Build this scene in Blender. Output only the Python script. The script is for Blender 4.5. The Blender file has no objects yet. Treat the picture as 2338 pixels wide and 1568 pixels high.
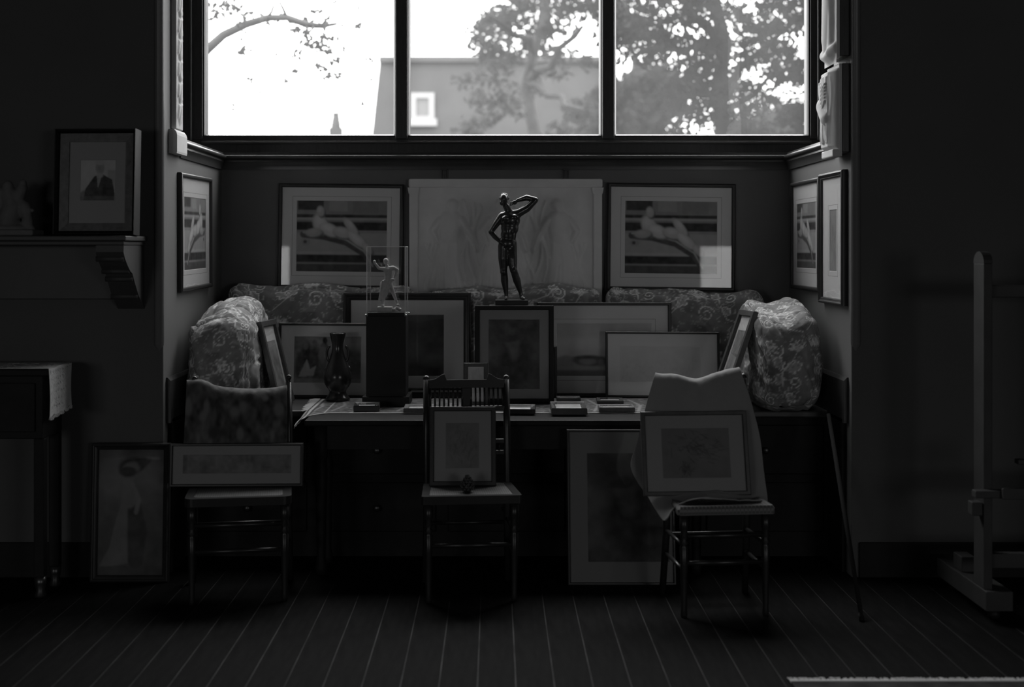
import bpy, bmesh, math, random
import numpy as np
from mathutils import Vector, Matrix, Euler

random.seed(7)
RNG = np.random.default_rng(11)
sc = bpy.context.scene
C = sc.collection

# ------------------------------------------------------------------ camera
# level camera with a shifted (rising-front) frame: principal point (1130, 567) of 2338 x 1568, f = 2850 px
FPX, VX, VY, HC = 2850.0, 1130.0, 567.0, 1.5
cam_d = bpy.data.cameras.new('camera')
cam = bpy.data.objects.new('camera', cam_d); C.objects.link(cam)
cam_d.sensor_width = 36.0
cam_d.lens = FPX / 2338.0 * 36.0
cam_d.shift_x = (1169.0 - VX) / 2338.0
cam_d.shift_y = -(784.0 - VY) / 2338.0
cam.location = (0, 0, HC)
cam.rotation_euler = (math.pi / 2, 0, 0)
cam_d.clip_end = 500
cam_d.dof.use_dof = True
cam_d.dof.focus_distance = 6.1
cam_d.dof.aperture_fstop = 1.5
sc.camera = cam

# ------------------------------------------------------------------ world: overcast sky (CIE: zenith three times the horizon)
SKY = 4.2
w = bpy.data.worlds.new('overcast_sky'); sc.world = w; w.use_nodes = True
nt = w.node_tree; nt.nodes.clear()
tc = nt.nodes.new('ShaderNodeTexCoord'); sx = nt.nodes.new('ShaderNodeSeparateXYZ')
nt.links.new(tc.outputs['Generated'], sx.inputs[0])
cl = nt.nodes.new('ShaderNodeClamp'); nt.links.new(sx.outputs['Z'], cl.inputs['Value'])
m1 = nt.nodes.new('ShaderNodeMath'); m1.operation = 'MULTIPLY_ADD'
nt.links.new(cl.outputs[0], m1.inputs[0]); m1.inputs[1].default_value = 2.0; m1.inputs[2].default_value = 1.0
bg = nt.nodes.new('ShaderNodeBackground'); out = nt.nodes.new('ShaderNodeOutputWorld')
m2 = nt.nodes.new('ShaderNodeMath'); m2.operation = 'MULTIPLY'; m2.inputs[1].default_value = SKY
nt.links.new(m1.outputs[0], m2.inputs[0]); nt.links.new(m2.outputs[0], bg.inputs['Strength'])
bg.inputs['Color'].default_value = (1, 1, 1, 1)
nt.links.new(bg.outputs[0], out.inputs[0])

vs = sc.view_settings
vs.view_transform = 'Standard'; vs.look = 'None'; vs.gamma = 1.0; vs.use_curve_mapping = False
vs.exposure = 0.0
sc.cycles.max_bounces = 10
sc.cycles.diffuse_bounces = 6
sc.cycles.transparent_max_bounces = 24
sc.cycles.caustics_reflective = False
sc.cycles.caustics_refractive = False

def portal(name, x0, x1, z0, z1, y, facing):
    l = bpy.data.lights.new(name, 'AREA'); l.shape = 'RECTANGLE'
    l.size = x1 - x0; l.size_y = z1 - z0; l.cycles.is_portal = True
    o = bpy.data.objects.new(name, l); C.objects.link(o)
    o.location = ((x0 + x1) / 2, y, (z0 + z1) / 2)
    o.rotation_euler = (math.pi / 2 * (-1 if facing < 0 else 1), 0, 0)
    return o

# ------------------------------------------------------------------ helpers
def S(py, z): return (py - VY) / (HC - z)            # scale (px per metre) of a point seen at py that lies at height z
def Yof(s): return FPX / s
def PX(px, s): return (px - VX) / s
def PZ(py, s): return HC - (py - VY) / s
def P(px, py, Y):
    s = FPX / Y
    return Vector((PX(px, s), Y, PZ(py, s)))

def nd(t, kind, **kw):
    n = t.nodes.new(kind)
    for k, v in kw.items(): setattr(n, k, v)
    return n

MATS = {}
def mat(name, v=0.2, rough=0.6, spec=0.5, noise=0.0, nscale=20.0, bump=0.0, bscale=200.0, attr=False, stretch=None, metallic=0.0, coat=0.0, sheen=0.0, trans=0.0):
    """grey procedural material; attr=True multiplies by the mesh's 'Print' colours (flat print / woven pattern)"""
    if name in MATS: return MATS[name]
    m = bpy.data.materials.new(name); m.use_nodes = True
    t = m.node_tree; b = t.nodes['Principled BSDF']
    b.inputs['Roughness'].default_value = rough
    b.inputs['Specular IOR Level'].default_value = spec
    b.inputs['Metallic'].default_value = metallic
    b.inputs['Coat Weight'].default_value = coat
    b.inputs['Sheen Weight'].default_value = sheen
    b.inputs['Transmission Weight'].default_value = trans
    b.inputs['Base Color'].default_value = (v, v, v, 1)
    co = nd(t, 'ShaderNodeTexCoord'); vec = co.outputs['Object']
    if stretch:
        mp = nd(t, 'ShaderNodeMapping'); mp.inputs['Scale'].default_value = stretch
        t.links.new(vec, mp.inputs['Vector']); vec = mp.outputs['Vector']
    cur = None
    if attr:
        a = nd(t, 'ShaderNodeVertexColor', layer_name='Print'); cur = a.outputs['Color']
    if noise > 0:
        n = nd(t, 'ShaderNodeTexNoise'); n.inputs['Scale'].default_value = nscale; n.inputs['Detail'].default_value = 5
        t.links.new(vec, n.inputs['Vector'])
        mr = nd(t, 'ShaderNodeMapRange'); t.links.new(n.outputs['Fac'], mr.inputs['Value'])
        mr.inputs['From Min'].default_value = 0.25; mr.inputs['From Max'].default_value = 0.75
        base = 1.0 if cur is not None else v
        mr.inputs['To Min'].default_value = base * (1 - noise); mr.inputs['To Max'].default_value = base * (1 + noise)
        if cur is not None:
            mx = nd(t, 'ShaderNodeVectorMath', operation='MULTIPLY')
            t.links.new(cur, mx.inputs[0]); t.links.new(mr.outputs[0], mx.inputs[1]); cur = mx.outputs[0]
        else: cur = mr.outputs[0]
    if cur is not None: t.links.new(cur, b.inputs['Base Color'])
    if bump > 0:
        n = nd(t, 'ShaderNodeTexNoise'); n.inputs['Scale'].default_value = bscale; n.inputs['Detail'].default_value = 3
        t.links.new(vec, n.inputs['Vector'])
        bp = nd(t, 'ShaderNodeBump'); bp.inputs['Strength'].default_value = bump; bp.inputs['Distance'].default_value = 0.004
        t.links.new(n.outputs['Fac'], bp.inputs['Height']); t.links.new(bp.outputs[0], b.inputs['Normal'])
    MATS[name] = m; return m

def glass_mat(name, tint=0.95, ior=1.45, dust=0.0, rough=0.0):
    if name in MATS: return MATS[name]
    m = bpy.data.materials.new(name); m.use_nodes = True
    t = m.node_tree; t.nodes.clear()
    o = nd(t, 'ShaderNodeOutputMaterial')
    tr = nd(t, 'ShaderNodeBsdfTransparent'); tr.inputs[0].default_value = (tint, tint, tint, 1)
    gl = nd(t, 'ShaderNodeBsdfGlossy'); gl.inputs['Roughness'].default_value = rough; gl.inputs[0].default_value = (1, 1, 1, 1)
    # Schlick reflectance, the same from both sides
    f0 = ((ior-1)/(ior+1))**2
    lw = nd(t, 'ShaderNodeLayerWeight'); lw.inputs['Blend'].default_value = 0.5
    pw_ = nd(t, 'ShaderNodeMath', operation='POWER'); t.links.new(lw.outputs['Facing'], pw_.inputs[0]); pw_.inputs[1].default_value = 5.0
    fr = nd(t, 'ShaderNodeMath', operation='MULTIPLY_ADD'); t.links.new(pw_.outputs[0], fr.inputs[0]); fr.inputs[1].default_value = (1-f0)*0.7; fr.inputs[2].default_value = f0
    mx = nd(t, 'ShaderNodeMixShader')
    t.links.new(fr.outputs[0], mx.inputs[0]); t.links.new(tr.outputs[0], mx.inputs[1]); t.links.new(gl.outputs[0], mx.inputs[2])
    last = mx.outputs[0]
    if dust > 0:
        tl = nd(t, 'ShaderNodeBsdfTranslucent'); tl.inputs[0].default_value = (0.9, 0.9, 0.9, 1)
        co = nd(t, 'ShaderNodeTexCoord'); n = nd(t, 'ShaderNodeTexNoise'); n.inputs['Scale'].default_value = 2.2; n.inputs['Detail'].default_value = 6
        t.links.new(co.outputs['Object'], n.inputs['Vector'])
        mr = nd(t, 'ShaderNodeMapRange'); t.links.new(n.outputs['Fac'], mr.inputs['Value'])
        mr.inputs['To Min'].default_value = dust * 0.5; mr.inputs['To Max'].default_value = dust * 1.5
        m3 = nd(t, 'ShaderNodeMixShader'); t.links.new(mr.outputs[0], m3.inputs[0])
        t.links.new(last, m3.inputs[1]); t.links.new(tl.outputs[0], m3.inputs[2]); last = m3.outputs[0]
    t.links.new(last, o.inputs[0])
    MATS[name] = m; return m

class MB:
    """collects geometry for ONE mesh"""
    def __init__(s): s.v = []; s.f = []; s.col = None
    def add(s, vs_, fs_):
        o = len(s.v); s.v += [tuple(p) for p in vs_]; s.f += [tuple(i + o for i in f) for f in fs_]; return s
    def box(s, x0, x1, y0, y1, z0, z1):
        return s.add([(x0,y0,z0),(x1,y0,z0),(x1,y1,z0),(x0,y1,z0),(x0,y0,z1),(x1,y0,z1),(x1,y1,z1),(x0,y1,z1)],
                     [(0,3,2,1),(4,5,6,7),(0,1,5,4),(1,2,6,5),(2,3,7,6),(3,0,4,7)])
    def bbox(s, x0, x1, y0, y1, z0, z1, b=0.004):
        """box with chamfered edges"""
        b = min(b, (x1-x0)*0.45, (y1-y0)*0.45, (z1-z0)*0.45)
        bm = bmesh.new(); bmesh.ops.create_cube(bm, size=1)
        for v in bm.verts: v.co = Vector(((x0+x1)/2 + v.co.x*(x1-x0), (y0+y1)/2 + v.co.y*(y1-y0), (z0+z1)/2 + v.co.z*(z1-z0)))
        bmesh.ops.bevel(bm, geom=list(bm.edges), offset=b, segments=2, affect='EDGES', profile=0.5)
        bm.verts.index_update()
        s.add([v.co.copy() for v in bm.verts], [[v.index for v in f.verts] for f in bm.faces]); bm.free(); return s
    def lathe(s, prof, cx=0, cy=0, n=24, cap=True):
        """prof: (r, z) from bottom to top, round a vertical axis"""
        vs_ = []; fs_ = []; k = len(prof)
        for (r, z) in prof:
            for i in range(n):
                a = 2*math.pi*i/n; vs_.append((cx + r*math.cos(a), cy + r*math.sin(a), z))
        for j in range(k-1):
            for i in range(n):
                a, b = j*n+i, j*n+(i+1) % n; fs_.append((a, b, b+n, a+n))
        if cap:
            fs_.append(tuple(reversed(range(n)))); fs_.append(tuple((k-1)*n+i for i in range(n)))
        return s.add(vs_, fs_)
    def tube(s, pts, rad, n=10, cap=True, closed=False):
        pts = [Vector(p) for p in pts]
        if not hasattr(rad, '__len__'): rad = [rad]*len(pts)
        up = Vector((0.13, 0.21, 0.97)); vs_ = []; fs_ = []; k = len(pts)
        for i, p in enumerate(pts):
            if closed: d = pts[(i+1) % k] - pts[i-1]
            else: d = pts[min(i+1, k-1)] - pts[max(i-1, 0)]
            d.normalize(); a = d.cross(up)
            if a.length < 1e-3: a = d.cross(Vector((1, 0, 0)))
            a.normalize(); b = d.cross(a)
            for j in range(n):
                t_ = 2*math.pi*j/n; vs_.append(p + a*math.cos(t_)*rad[i] + b*math.sin(t_)*rad[i])
        for i in range(k if closed else k-1):
            for j in range(n):
                a_, b_ = i*n+j, i*n+(j+1) % n; c_, d_ = ((i+1) % k)*n+(j+1) % n, ((i+1) % k)*n+j
                fs_.append((a_, b_, c_, d_))
        if cap and not closed:
            fs_.append(tuple(reversed(range(n)))); fs_.append(tuple((k-1)*n+j for j in range(n)))
        return s.add(vs_, fs_)
    def prism(s, poly, axis, a, b):
        """extrude a 2D outline along an axis; poly in the two other axes (order x,y,z without axis)"""
        n = len(poly); vs_ = []
        for t_ in (a, b):
            for (p, q) in poly:
                vs_.append({'x': (t_, p, q), 'y': (p, t_, q), 'z': (p, q, t_)}[axis])
        fs_ = [tuple(range(n))[::-1], tuple(range(n, 2*n))] + [(i, (i+1) % n, (i+1) % n + n, i+n) for i in range(n)]
        return s.add(vs_, fs_)
    def ring(s, W, H, prof):
        """mitred picture-frame moulding standing in the xz plane, bottom edge on z=0; prof: (inset, y) closed outline"""
        vs_ = []; fs_ = []; k = len(prof)
        for (d, y) in prof:
            vs_ += [(-W/2+d, y, d), (W/2-d, y, d), (W/2-d, y, H-d), (-W/2+d, y, H-d)]
        for i in range(k):
            j = (i+1) % k
            for c in range(4):
                e = (c+1) % 4; fs_.append((i*4+c, i*4+e, j*4+e, j*4+c))
        return s.add(vs_, fs_)
    def grid(s, fn, nu, nv, col=None):
        o = len(s.v)
        for j in range(nv+1):
            for i in range(nu+1): s.v.append(tuple(fn(i/nu, j/nv)))
        for j in range(nv):
            for i in range(nu):
                a = o + j*(nu+1)+i; s.f.append((a, a+1, a+nu+2, a+nu+1))
        return s
    def build(s, name, m, parent=None, smooth=False, loc=None, bev=0):
        me = bpy.data.meshes.new(name); me.from_pydata(s.v, [], s.f); me.validate()
        bm = bmesh.new(); bm.from_mesh(me); bmesh.ops.recalc_face_normals(bm, faces=bm.faces); bm.to_mesh(me); bm.free()
        if s.col is not None:
            a = me.color_attributes.new('Print', 'FLOAT_COLOR', 'POINT')
            c = np.clip(np.asarray(s.col, dtype=np.float32).ravel(), 0, 1); c4 = np.ones((len(c), 4), np.float32); c4[:, :3] = c[:, None]
            a.data.foreach_set('color', c4.ravel())
        return link(name, me, m, parent, smooth, loc)

def link(name, me, m, parent=None, smooth=False, loc=None):
    if m is not None:
        me.materials.clear(); me.materials.append(m)
    if smooth: me.polygons.foreach_set('use_smooth', [True]*len(me.polygons))
    o = bpy.data.objects.new(name, me); C.objects.link(o)
    if parent is not None: o.parent = parent
    if loc is not None: o.location = loc
    return o

def autosmooth(o, deg=35):
    me = o.data
    me.polygons.foreach_set('use_smooth', [True]*len(me.polygons))
    bm = bmesh.new(); bm.from_mesh(me)
    for e in bm.edges:
        if len(e.link_faces) == 2 and e.calc_face_angle(0) > math.radians(deg): e.smooth = False
    bm.to_mesh(me); bm.free(); return o

def tag(o, label, cat, group=None, kind=None):
    if label: o['label'] = label
    if cat: o['category'] = cat
    if group: o['group'] = group
    if kind: o['kind'] = kind
    return o
def thing(name, label, cat, loc=(0, 0, 0), rot=(0, 0, 0), group=None):
    o = bpy.data.objects.new(name, None); C.objects.link(o); o.empty_display_size = 0.05
    o.location = loc; o.rotation_euler = rot
    return tag(o, label, cat, group)
def struct(name, mb, m, label=None, parent=None, smooth=False):
    o = mb.build(name, m, parent, smooth)
    if parent is None:
        o['kind'] = 'structure'
        if label: o['label'] = label
    return o

# ---- numpy value noise
def _h(ix, iy, iz, seed):
    n = (ix*374761393 + iy*668265263 + iz*2147483647 + seed*1442695041) & 0xffffffff
    n = ((n ^ (n >> 13)) * 1274126177) & 0xffffffff
    return ((n ^ (n >> 16)) & 0xffff) / 65535.0
def vnoise(p, seed=0):
    p = np.asarray(p, float); i = np.floor(p).astype(np.int64); f = p - i; f = f*f*(3-2*f); r = 0
    for dx in (0, 1):
        for dy in (0, 1):
            for dz in (0, 1):
                wgt = (f[..., 0] if dx else 1-f[..., 0])*(f[..., 1] if dy else 1-f[..., 1])*(f[..., 2] if dz else 1-f[..., 2])
                r = r + wgt*_h(i[..., 0]+dx, i[..., 1]+dy, i[..., 2]+dz, seed)
    return r*2-1
def fbm(p, octv=4, seed=0):
    a, r, q = 1.0, 0, np.asarray(p, float)
    for k in range(octv): r = r + a*vnoise(q, seed+k); q = q*2.03; a *= 0.5
    return r

# ---- a small painter for flat prints, woven patterns and low reliefs (numpy arrays only)
class Cv:
    def __init__(s, w, h, base=0.5, asp=1.0):
        s.w, s.h, s.asp = w, h, asp
        u = (np.arange(w)+0.5)/w; v = 1-(np.arange(h)+0.5)/h
        s.U, s.V = np.meshgrid(u*asp, v); s.a = np.full((h, w), float(base))
    def _m(s, alpha, val): s.a = s.a*(1-alpha) + val*alpha
    def ell(s, cx, cy, rx, ry, val, ang=0, soft=0.15, al=1.0):
        c, n = math.cos(math.radians(ang)), math.sin(math.radians(ang))
        dx, dy = s.U-cx*s.asp, s.V-cy
        r = np.sqrt(((dx*c+dy*n)/rx)**2 + ((-dx*n+dy*c)/ry)**2)
        s._m(np.clip((1-r)/soft+0.5, 0, 1)*al, val); return s
    def poly(s, pts, val, al=1.0):
        ins = np.zeros_like(s.a, bool); n = len(pts); px = [p[0]*s.asp for p in pts]; py = [p[1] for p in pts]
        for i in range(n):
            j = (i-1) % n
            if py[i] == py[j]: continue
            c = ((py[i] > s.V) != (py[j] > s.V)) & (s.U < (px[j]-px[i])*(s.V-py[i])/(py[j]-py[i])+px[i]); ins ^= c
        s._m(ins*al, val); return s
    def rect(s, x0, y0, x1, y1, val, al=1.0):
        s._m(((s.U >= x0*s.asp) & (s.U < x1*s.asp) & (s.V >= y0) & (s.V < y1))*al, val); return s
    def dist(s, pts, rad=None):
        """distance to a polyline (and interpolated radius)"""
        best = np.full_like(s.a, 1e9); rb = np.zeros_like(s.a)
        for i in range(len(pts)-1):
            ax, ay, bx, by = pts[i][0]*s.asp, pts[i][1], pts[i+1][0]*s.asp, pts[i+1][1]
            L = (bx-ax)**2+(by-ay)**2+1e-12
            t = np.clip(((s.U-ax)*(bx-ax)+(s.V-ay)*(by-ay))/L, 0, 1)
            d = np.hypot(s.U-ax-t*(bx-ax), s.V-ay-t*(by-ay))
            if rad is not None:
                r_ = rad[i]+(rad[i+1]-rad[i])*t; k = d/r_ < best; best = np.where(k, d/r_, best)
            else: best = np.minimum(best, d)
        return best
    def line(s, pts, wd, val, al=1.0):
        d = s.dist(pts); s._m(np.clip((wd-d)/(wd*0.6)+0.5, 0, 1)*al, val); return s
    def limb(s, pts, rad, val, al=1.0):
        d = s.dist(pts, rad); s._m(np.clip((1-d)/0.25+0.5, 0, 1)*al, val); return s
    def dome(s, pts, rad, h, base=0.0):
        d = s.dist(pts, rad); s.a = np.maximum(s.a, base + h*np.sqrt(np.clip(1-d*d, 0, 1))*(d < 1)); return s
    def noise(s, sc_, amp, seed=0, octv=4):
        s.a = s.a + amp*fbm(np.stack([s.U*sc_, s.V*sc_, np.zeros_like(s.U)+seed*3.7], -1), octv, seed); return s
    def blur(s, n=1):
        for _ in range(n):
            p = np.pad(s.a, 1, mode='edge')
            s.a = (p[1:-1, 1:-1]*4 + p[:-2, 1:-1]*2 + p[2:, 1:-1]*2 + p[1:-1, :-2]*2 + p[1:-1, 2:]*2 + p[:-2, :-2]+p[:-2, 2:]+p[2:, :-2]+p[2:, 2:])/16
        return s
    def shade(s, val0, val1, y0, y1):
        k = np.clip((s.V-y0)/(y1-y0), 0, 1); s.a = s.a*(val0+(val1-val0)*k); return s

def print_mesh(cv, W, H, z0, y):
    """flat sheet whose vertices carry the painted values"""
    h, w_ = cv.a.shape; mb = MB()
    xs = np.linspace(-W/2, W/2, w_); zs = np.linspace(z0+H, z0, h)
    X, Z = np.meshgrid(xs, zs)
    mb.v = [(x, y, z) for x, z in zip(X.ravel().tolist(), Z.ravel().tolist())]
    for j in range(h-1):
        o = j*w_
        mb.f += [(o+i, o+i+w_, o+i+w_+1, o+i+1) for i in range(w_-1)]
    mb.col = cv.a.ravel(); return mb

# ---- body builder: tapered limbs fused into one continuous surface
def fuse(limbs, voxel=0.004, smooth=4):
    """limbs: (p0, r0, p1, r1) tapered capsules or (p, (rx,ry,rz)) ellipsoids -> one watertight mesh"""
    bm = bmesh.new()
    def ball(p, r, sub=2):
        M = Matrix.Translation(p) @ Matrix.Diagonal((r[0], r[1], r[2], 1))
        bmesh.ops.create_icosphere(bm, subdivisions=sub, radius=1, matrix=M)
    for L in limbs:
        if len(L) == 2: ball(Vector(L[0]), L[1], 3); continue
        p0, r0, p1, r1 = Vector(L[0]), L[1], Vector(L[2]), L[3]
        n = max(2, int((p1-p0).length/(0.35*min(r0, r1)))+1); n = min(n, 40)
        for i in range(n+1):
            t = i/n; r = r0+(r1-r0)*t; ball(p0.lerp(p1, t), (r, r, r))
    me = bpy.data.meshes.new('tmp'); bm.to_mesh(me); bm.free()
    o = bpy.data.objects.new('tmp', me); C.objects.link(o)
    md = o.modifiers.new('r', 'REMESH'); md.mode = 'VOXEL'; md.voxel_size = voxel
    if smooth:
        ms = o.modifiers.new('s', 'SMOOTH'); ms.iterations = smooth; ms.factor = 0.5
    bpy.context.view_layer.update()
    dg = bpy.context.evaluated_depsgraph_get()
    res = bpy.data.meshes.new_from_object(o.evaluated_get(dg))
    bpy.data.objects.remove(o); bpy.data.meshes.remove(me)
    return res

# ------------------------------------------------------------------ the place: planes
YF, YB = 5.70, 6.92            # front of the bay opening / back wall of the bay
XL, XR = -1.516, 1.630         # side walls of the bay
ZT = 0.715                     # window-seat and table top
CEIL = 4.7
M_wall = mat('painted_wall', 0.16, 0.55, 0.4, noise=0.06, nscale=3, bump=0.05, bscale=60)
M_dwall = mat('dark_room_wall', 0.10, 0.7, 0.3, noise=0.1, nscale=2, bump=0.05, bscale=60)
M_wood = mat('dark_stained_wood', 0.035, 0.42, 0.5, noise=0.35, nscale=14, bump=0.06, bscale=90, stretch=(6, 6, 1))
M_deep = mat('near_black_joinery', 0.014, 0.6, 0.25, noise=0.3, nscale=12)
M_varn = mat('varnished_moulding', 0.05, 0.30, 0.6, noise=0.2, nscale=8)
M_bead = mat('painted_corner_bead', 0.16, 0.35, 0.5)
M_black = mat('black_paint', 0.012, 0.55, 0.3)
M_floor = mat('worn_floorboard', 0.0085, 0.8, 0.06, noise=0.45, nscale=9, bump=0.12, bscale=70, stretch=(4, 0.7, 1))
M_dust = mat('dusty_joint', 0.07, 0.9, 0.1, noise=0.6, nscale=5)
M_ceil = mat('ceiling_plaster', 0.15, 0.8, 0.2)
M_glass = glass_mat('window_glass', 0.97, 1.45, dust=0.022)
M_pglass = glass_mat('picture_glass', 0.985, 1.35)
M_acry = glass_mat('acrylic_sheet', 0.97, 1.4)

# ------------------------------------------------------------------ floor and room shell
XW, YR = 5.4, -3.2
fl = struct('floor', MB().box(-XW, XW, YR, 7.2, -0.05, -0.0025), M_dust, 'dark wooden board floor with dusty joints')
pitch = 0.1325
x = (1090-1130)/665.0 - pitch*41; k = 0; pl_me = {}
while x < XW:
    x0, x1 = max(x+0.0022, -XW), min(x+pitch-0.0022, XW)
    if x1-x0 > 0.02:
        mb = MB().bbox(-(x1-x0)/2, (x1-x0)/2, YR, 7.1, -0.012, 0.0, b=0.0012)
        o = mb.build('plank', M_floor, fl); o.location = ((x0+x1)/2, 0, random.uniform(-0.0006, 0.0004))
    x += pitch
struct('ceiling', MB().box(-XW, XW, YR, YF+0.3, CEIL, CEIL+0.1), M_ceil, 'plain plaster ceiling of the room')
struct('wall_left', MB().box(-XW, XL, YF, 6.0, 0, CEIL), M_dwall, 'dark wall to the left of the window bay')
struct('wall_right', MB().box(XR, XW, YF, 6.0, 0, CEIL), M_dwall, 'dark wall to the right of the window bay')
struct('wall_far_left', MB().box(-XW-0.2, -XW, YR, YF, 0, CEIL), M_dwall, 'side wall of the room, outside the picture on the left')
struct('wall_far_right', MB().box(XW, XW+0.2, YR, YF, 0, CEIL), M_dwall, 'side wall of the room, outside the picture on the right')
# bay: painted lower linings, darker wooden upper reveals
struct('wall_bay_left', MB().box(XL-0.4, XL, 6.0, YB+0.25, 0, 2.0).box(XL-0.012, XL+0.0008, YF+0.006, 6.0, 0, CEIL), M_wall, 'painted side wall of the bay, left')
struct('wall_bay_right', MB().box(XR, XR+0.4, 6.0, YB+0.25, 0, 2.0).box(XR-0.0008, XR+0.012, YF+0.006, 6.0, 0, CEIL), M_wall, 'painted side wall of the bay, right')
struct('wall_back', MB().box(XL, XR, YB, YB+0.25, 0, 2.0), M_wall, 'painted back wall of the bay below the window')
struct('wall_reveal_left', MB().box(XL-0.45, XL-0.24, 6.0, YB+0.25, 2.0, CEIL), M_wood, 'dark wooden window reveal, left')
struct('wall_reveal_right', MB().box(XR+0.24, XR+0.45, 6.0, YB+0.25, 2.0, CEIL), M_wood, 'dark wooden window reveal, right')
WTOP = 4.35
struct('ceiling_bay', MB().box(XL-0.45, XR+0.45, 6.0, YB+0.25, WTOP+0.12, CEIL), M_ceil, 'plaster soffit over the bay window')
# rear wall; two unseen windows added behind the camera for fill light
RW = (2.75, 5.0, 0.85, 2.12)
struct('wall_rear', MB().box(-RW[0], RW[0], YR-0.2, YR, RW[2], RW[3]).box(RW[1], XW, YR-0.2, YR, RW[2], RW[3]).box(-XW, -RW[1], YR-0.2, YR, RW[2], RW[3]).box(-XW, XW, YR-0.2, YR, 0, RW[2]).box(-XW, XW, YR-0.2, YR, RW[3], CEIL), M_dwall, 'rear wall of the room with two added windows')

def empty_struct(name, label, loc):
    o = bpy.data.objects.new(name, None); C.objects.link(o); o.location = loc; o['kind'] = 'structure'; o['label'] = label
    return o
hW, hH = (RW[1]-RW[0])/2, RW[3]-RW[2]
for nm_, sg_, lb_ in (('fill_window_2', 1, 'unseen window added behind the viewer for fill light, right'), ('fill_window_3', -1, 'unseen window added behind the viewer for fill light, left')):
    w2 = empty_struct(nm_, lb_, (sg_*(RW[0]+RW[1])/2, YR-0.1, RW[2]))
    for (a, b, c, d) in ((-hW, hW, 0, 0.06), (-hW, hW, hH-0.06, hH), (-hW, -hW+0.06, 0.06, hH-0.06), (hW-0.06, hW, 0.06, hH-0.06), (-0.03, 0.03, 0.06, hH-0.06)):
        MB().bbox(a, b, -0.04, 0.04, c, d).build('window_frame', M_wood, w2)
    for (a, b) in ((-hW+0.06, -0.03), (0.03, hW-0.06)):
        MB().box(a, b, -0.003, 0.003, 0.06, hH-0.06).build('pane', M_glass, w2)
    x0, x1 = (RW[0], RW[1]) if sg_ > 0 else (-RW[1], -RW[0])
    portal(nm_+'_portal', x0, x1, RW[2], RW[3], YR-0.25, 1)

# ------------------------------------------------------------------ the bay window
YG = 7.0
sG = FPX/YG
gx = [PX(q, sG) for q in (474, 900, 937, 1368, 1405, 1838)]
zg = PZ(308, sG)
wn = empty_struct('window_1', 'wide three-light bay window with dark wooden frame', (0, YG, 2.0))
def wpart(name, x0, x1, y0, y1, z0, z1, m=M_wood, b=0.006):
    return MB().bbox(x0, x1, y0-YG, y1-YG, z0-2.0, z1-2.0, b).build(name, m, wn)
wpart('bottom_rail', XL-0.24, XR+0.24, YG-0.05, YG+0.06, 2.0, zg-0.008)
wpart('sill_bead', gx[0]-0.02, gx[5]+0.02, YG-0.075, YG-0.05, zg-0.055, zg-0.04, M_varn, 0.004)
wpart('top_rail', XL-0.24, XR+0.24, YG-0.05, YG+0.06, WTOP, WTOP+0.12)
wpart('stile', XL-0.24, gx[0]-0.015, YG-0.06, YG+0.06, zg-0.03, WTOP)
wpart('stile', gx[5]+0.015, XR+0.24, YG-0.06, YG+0.06, zg-0.03, WTOP)
wpart('stile_bead', gx[0]-0.085, gx[0]-0.07, YG-0.085, YG-0.06, zg-0.04, WTOP, M_varn, 0.006)
wpart('stile_bead', gx[5]+0.05, gx[5]+0.065, YG-0.085, YG-0.06, zg-0.04, WTOP, M_varn, 0.006)
wpart('mullion', gx[1]+0.012, gx[2]-0.012, YG-0.07, YG+0.06, zg-0.03, WTOP)
wpart('mullion', gx[3]+0.012, gx[4]-0.012, YG-0.07, YG+0.06, zg-0.03, WTOP)
for (a, b) in ((gx[0], gx[1]), (gx[2], gx[3]), (gx[4], gx[5])):
    # sash bead round each light, then the pane
    o = MB().ring(b-a+0.03, WTOP-zg+0.03, [(0, -0.045), (0.008, -0.05), (0.015, -0.035), (0.015, 0.02), (0, 0.02)]).build('sash_bead', M_varn, wn)
    o.location = ((a+b)/2, 0, zg-0.015-2.0)
    MB().box(a-0.01, b+0.01, -0.002, 0.002, zg-2.0-0.01, WTOP-2.0).build('pane', M_glass, wn)
portal('bay_window_portal', XL-0.2, XR+0.2, 2.05, WTOP, YG+0.12, -1)

# cornice that runs round the bay under the window
def bay_moulding(name, prof, m, y_end_l, y_end_r, label):
    """prof: closed outline (projection p, z); swept along left wall, back wall, right wall with mitres"""
    mb = MB(); k = len(prof); vs_ = []; fs_ = []
    for (p, z) in prof:
        vs_ += [(XL+p, y_end_l, z), (XL+p, YB-p, z), (XR-p, YB-p, z), (XR-p, y_end_r, z)]
    for i in range(k):
        j = (i+1) % k
        for c in range(3): fs_.append((i*4+c, i*4+c+1, j*4+c+1, j*4+c))
    fs_.append(tuple(i*4 for i in range(k))); fs_.append(tuple(i*4+3 for i in reversed(range(k))))
    mb.add(vs_, fs_); o = struct(name, mb, m, label); return autosmooth(o, 40)
pr = [(-0.05, 2.035), (0.012, 2.03), (0.014, 2.018)]
for a in range(-80, 91, 20): pr.append((0.022+0.014*math.cos(math.radians(a)), 2.004-0.013*math.sin(math.radians(a))))
pr += [(0.020, 1.988), (0.022, 1.978), (0.014, 1.968), (0.010, 1.955), (0.010, 1.935), (-0.05, 1.935)]
bay_moulding('trim_1', pr, M_varn, 5.99, 5.99, 'moulded dark rail round the bay under the window')
# board above the window seat round the three walls
bay_moulding('baseboard_bay', [(-0.03, ZT+0.19), (0.008, ZT+0.19), (0.022, ZT+0.175), (0.022, ZT-0.02), (-0.03, ZT-0.02)], M_wood, 5.75, 5.75, 'dark board along the bay walls above the window seat')
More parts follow.
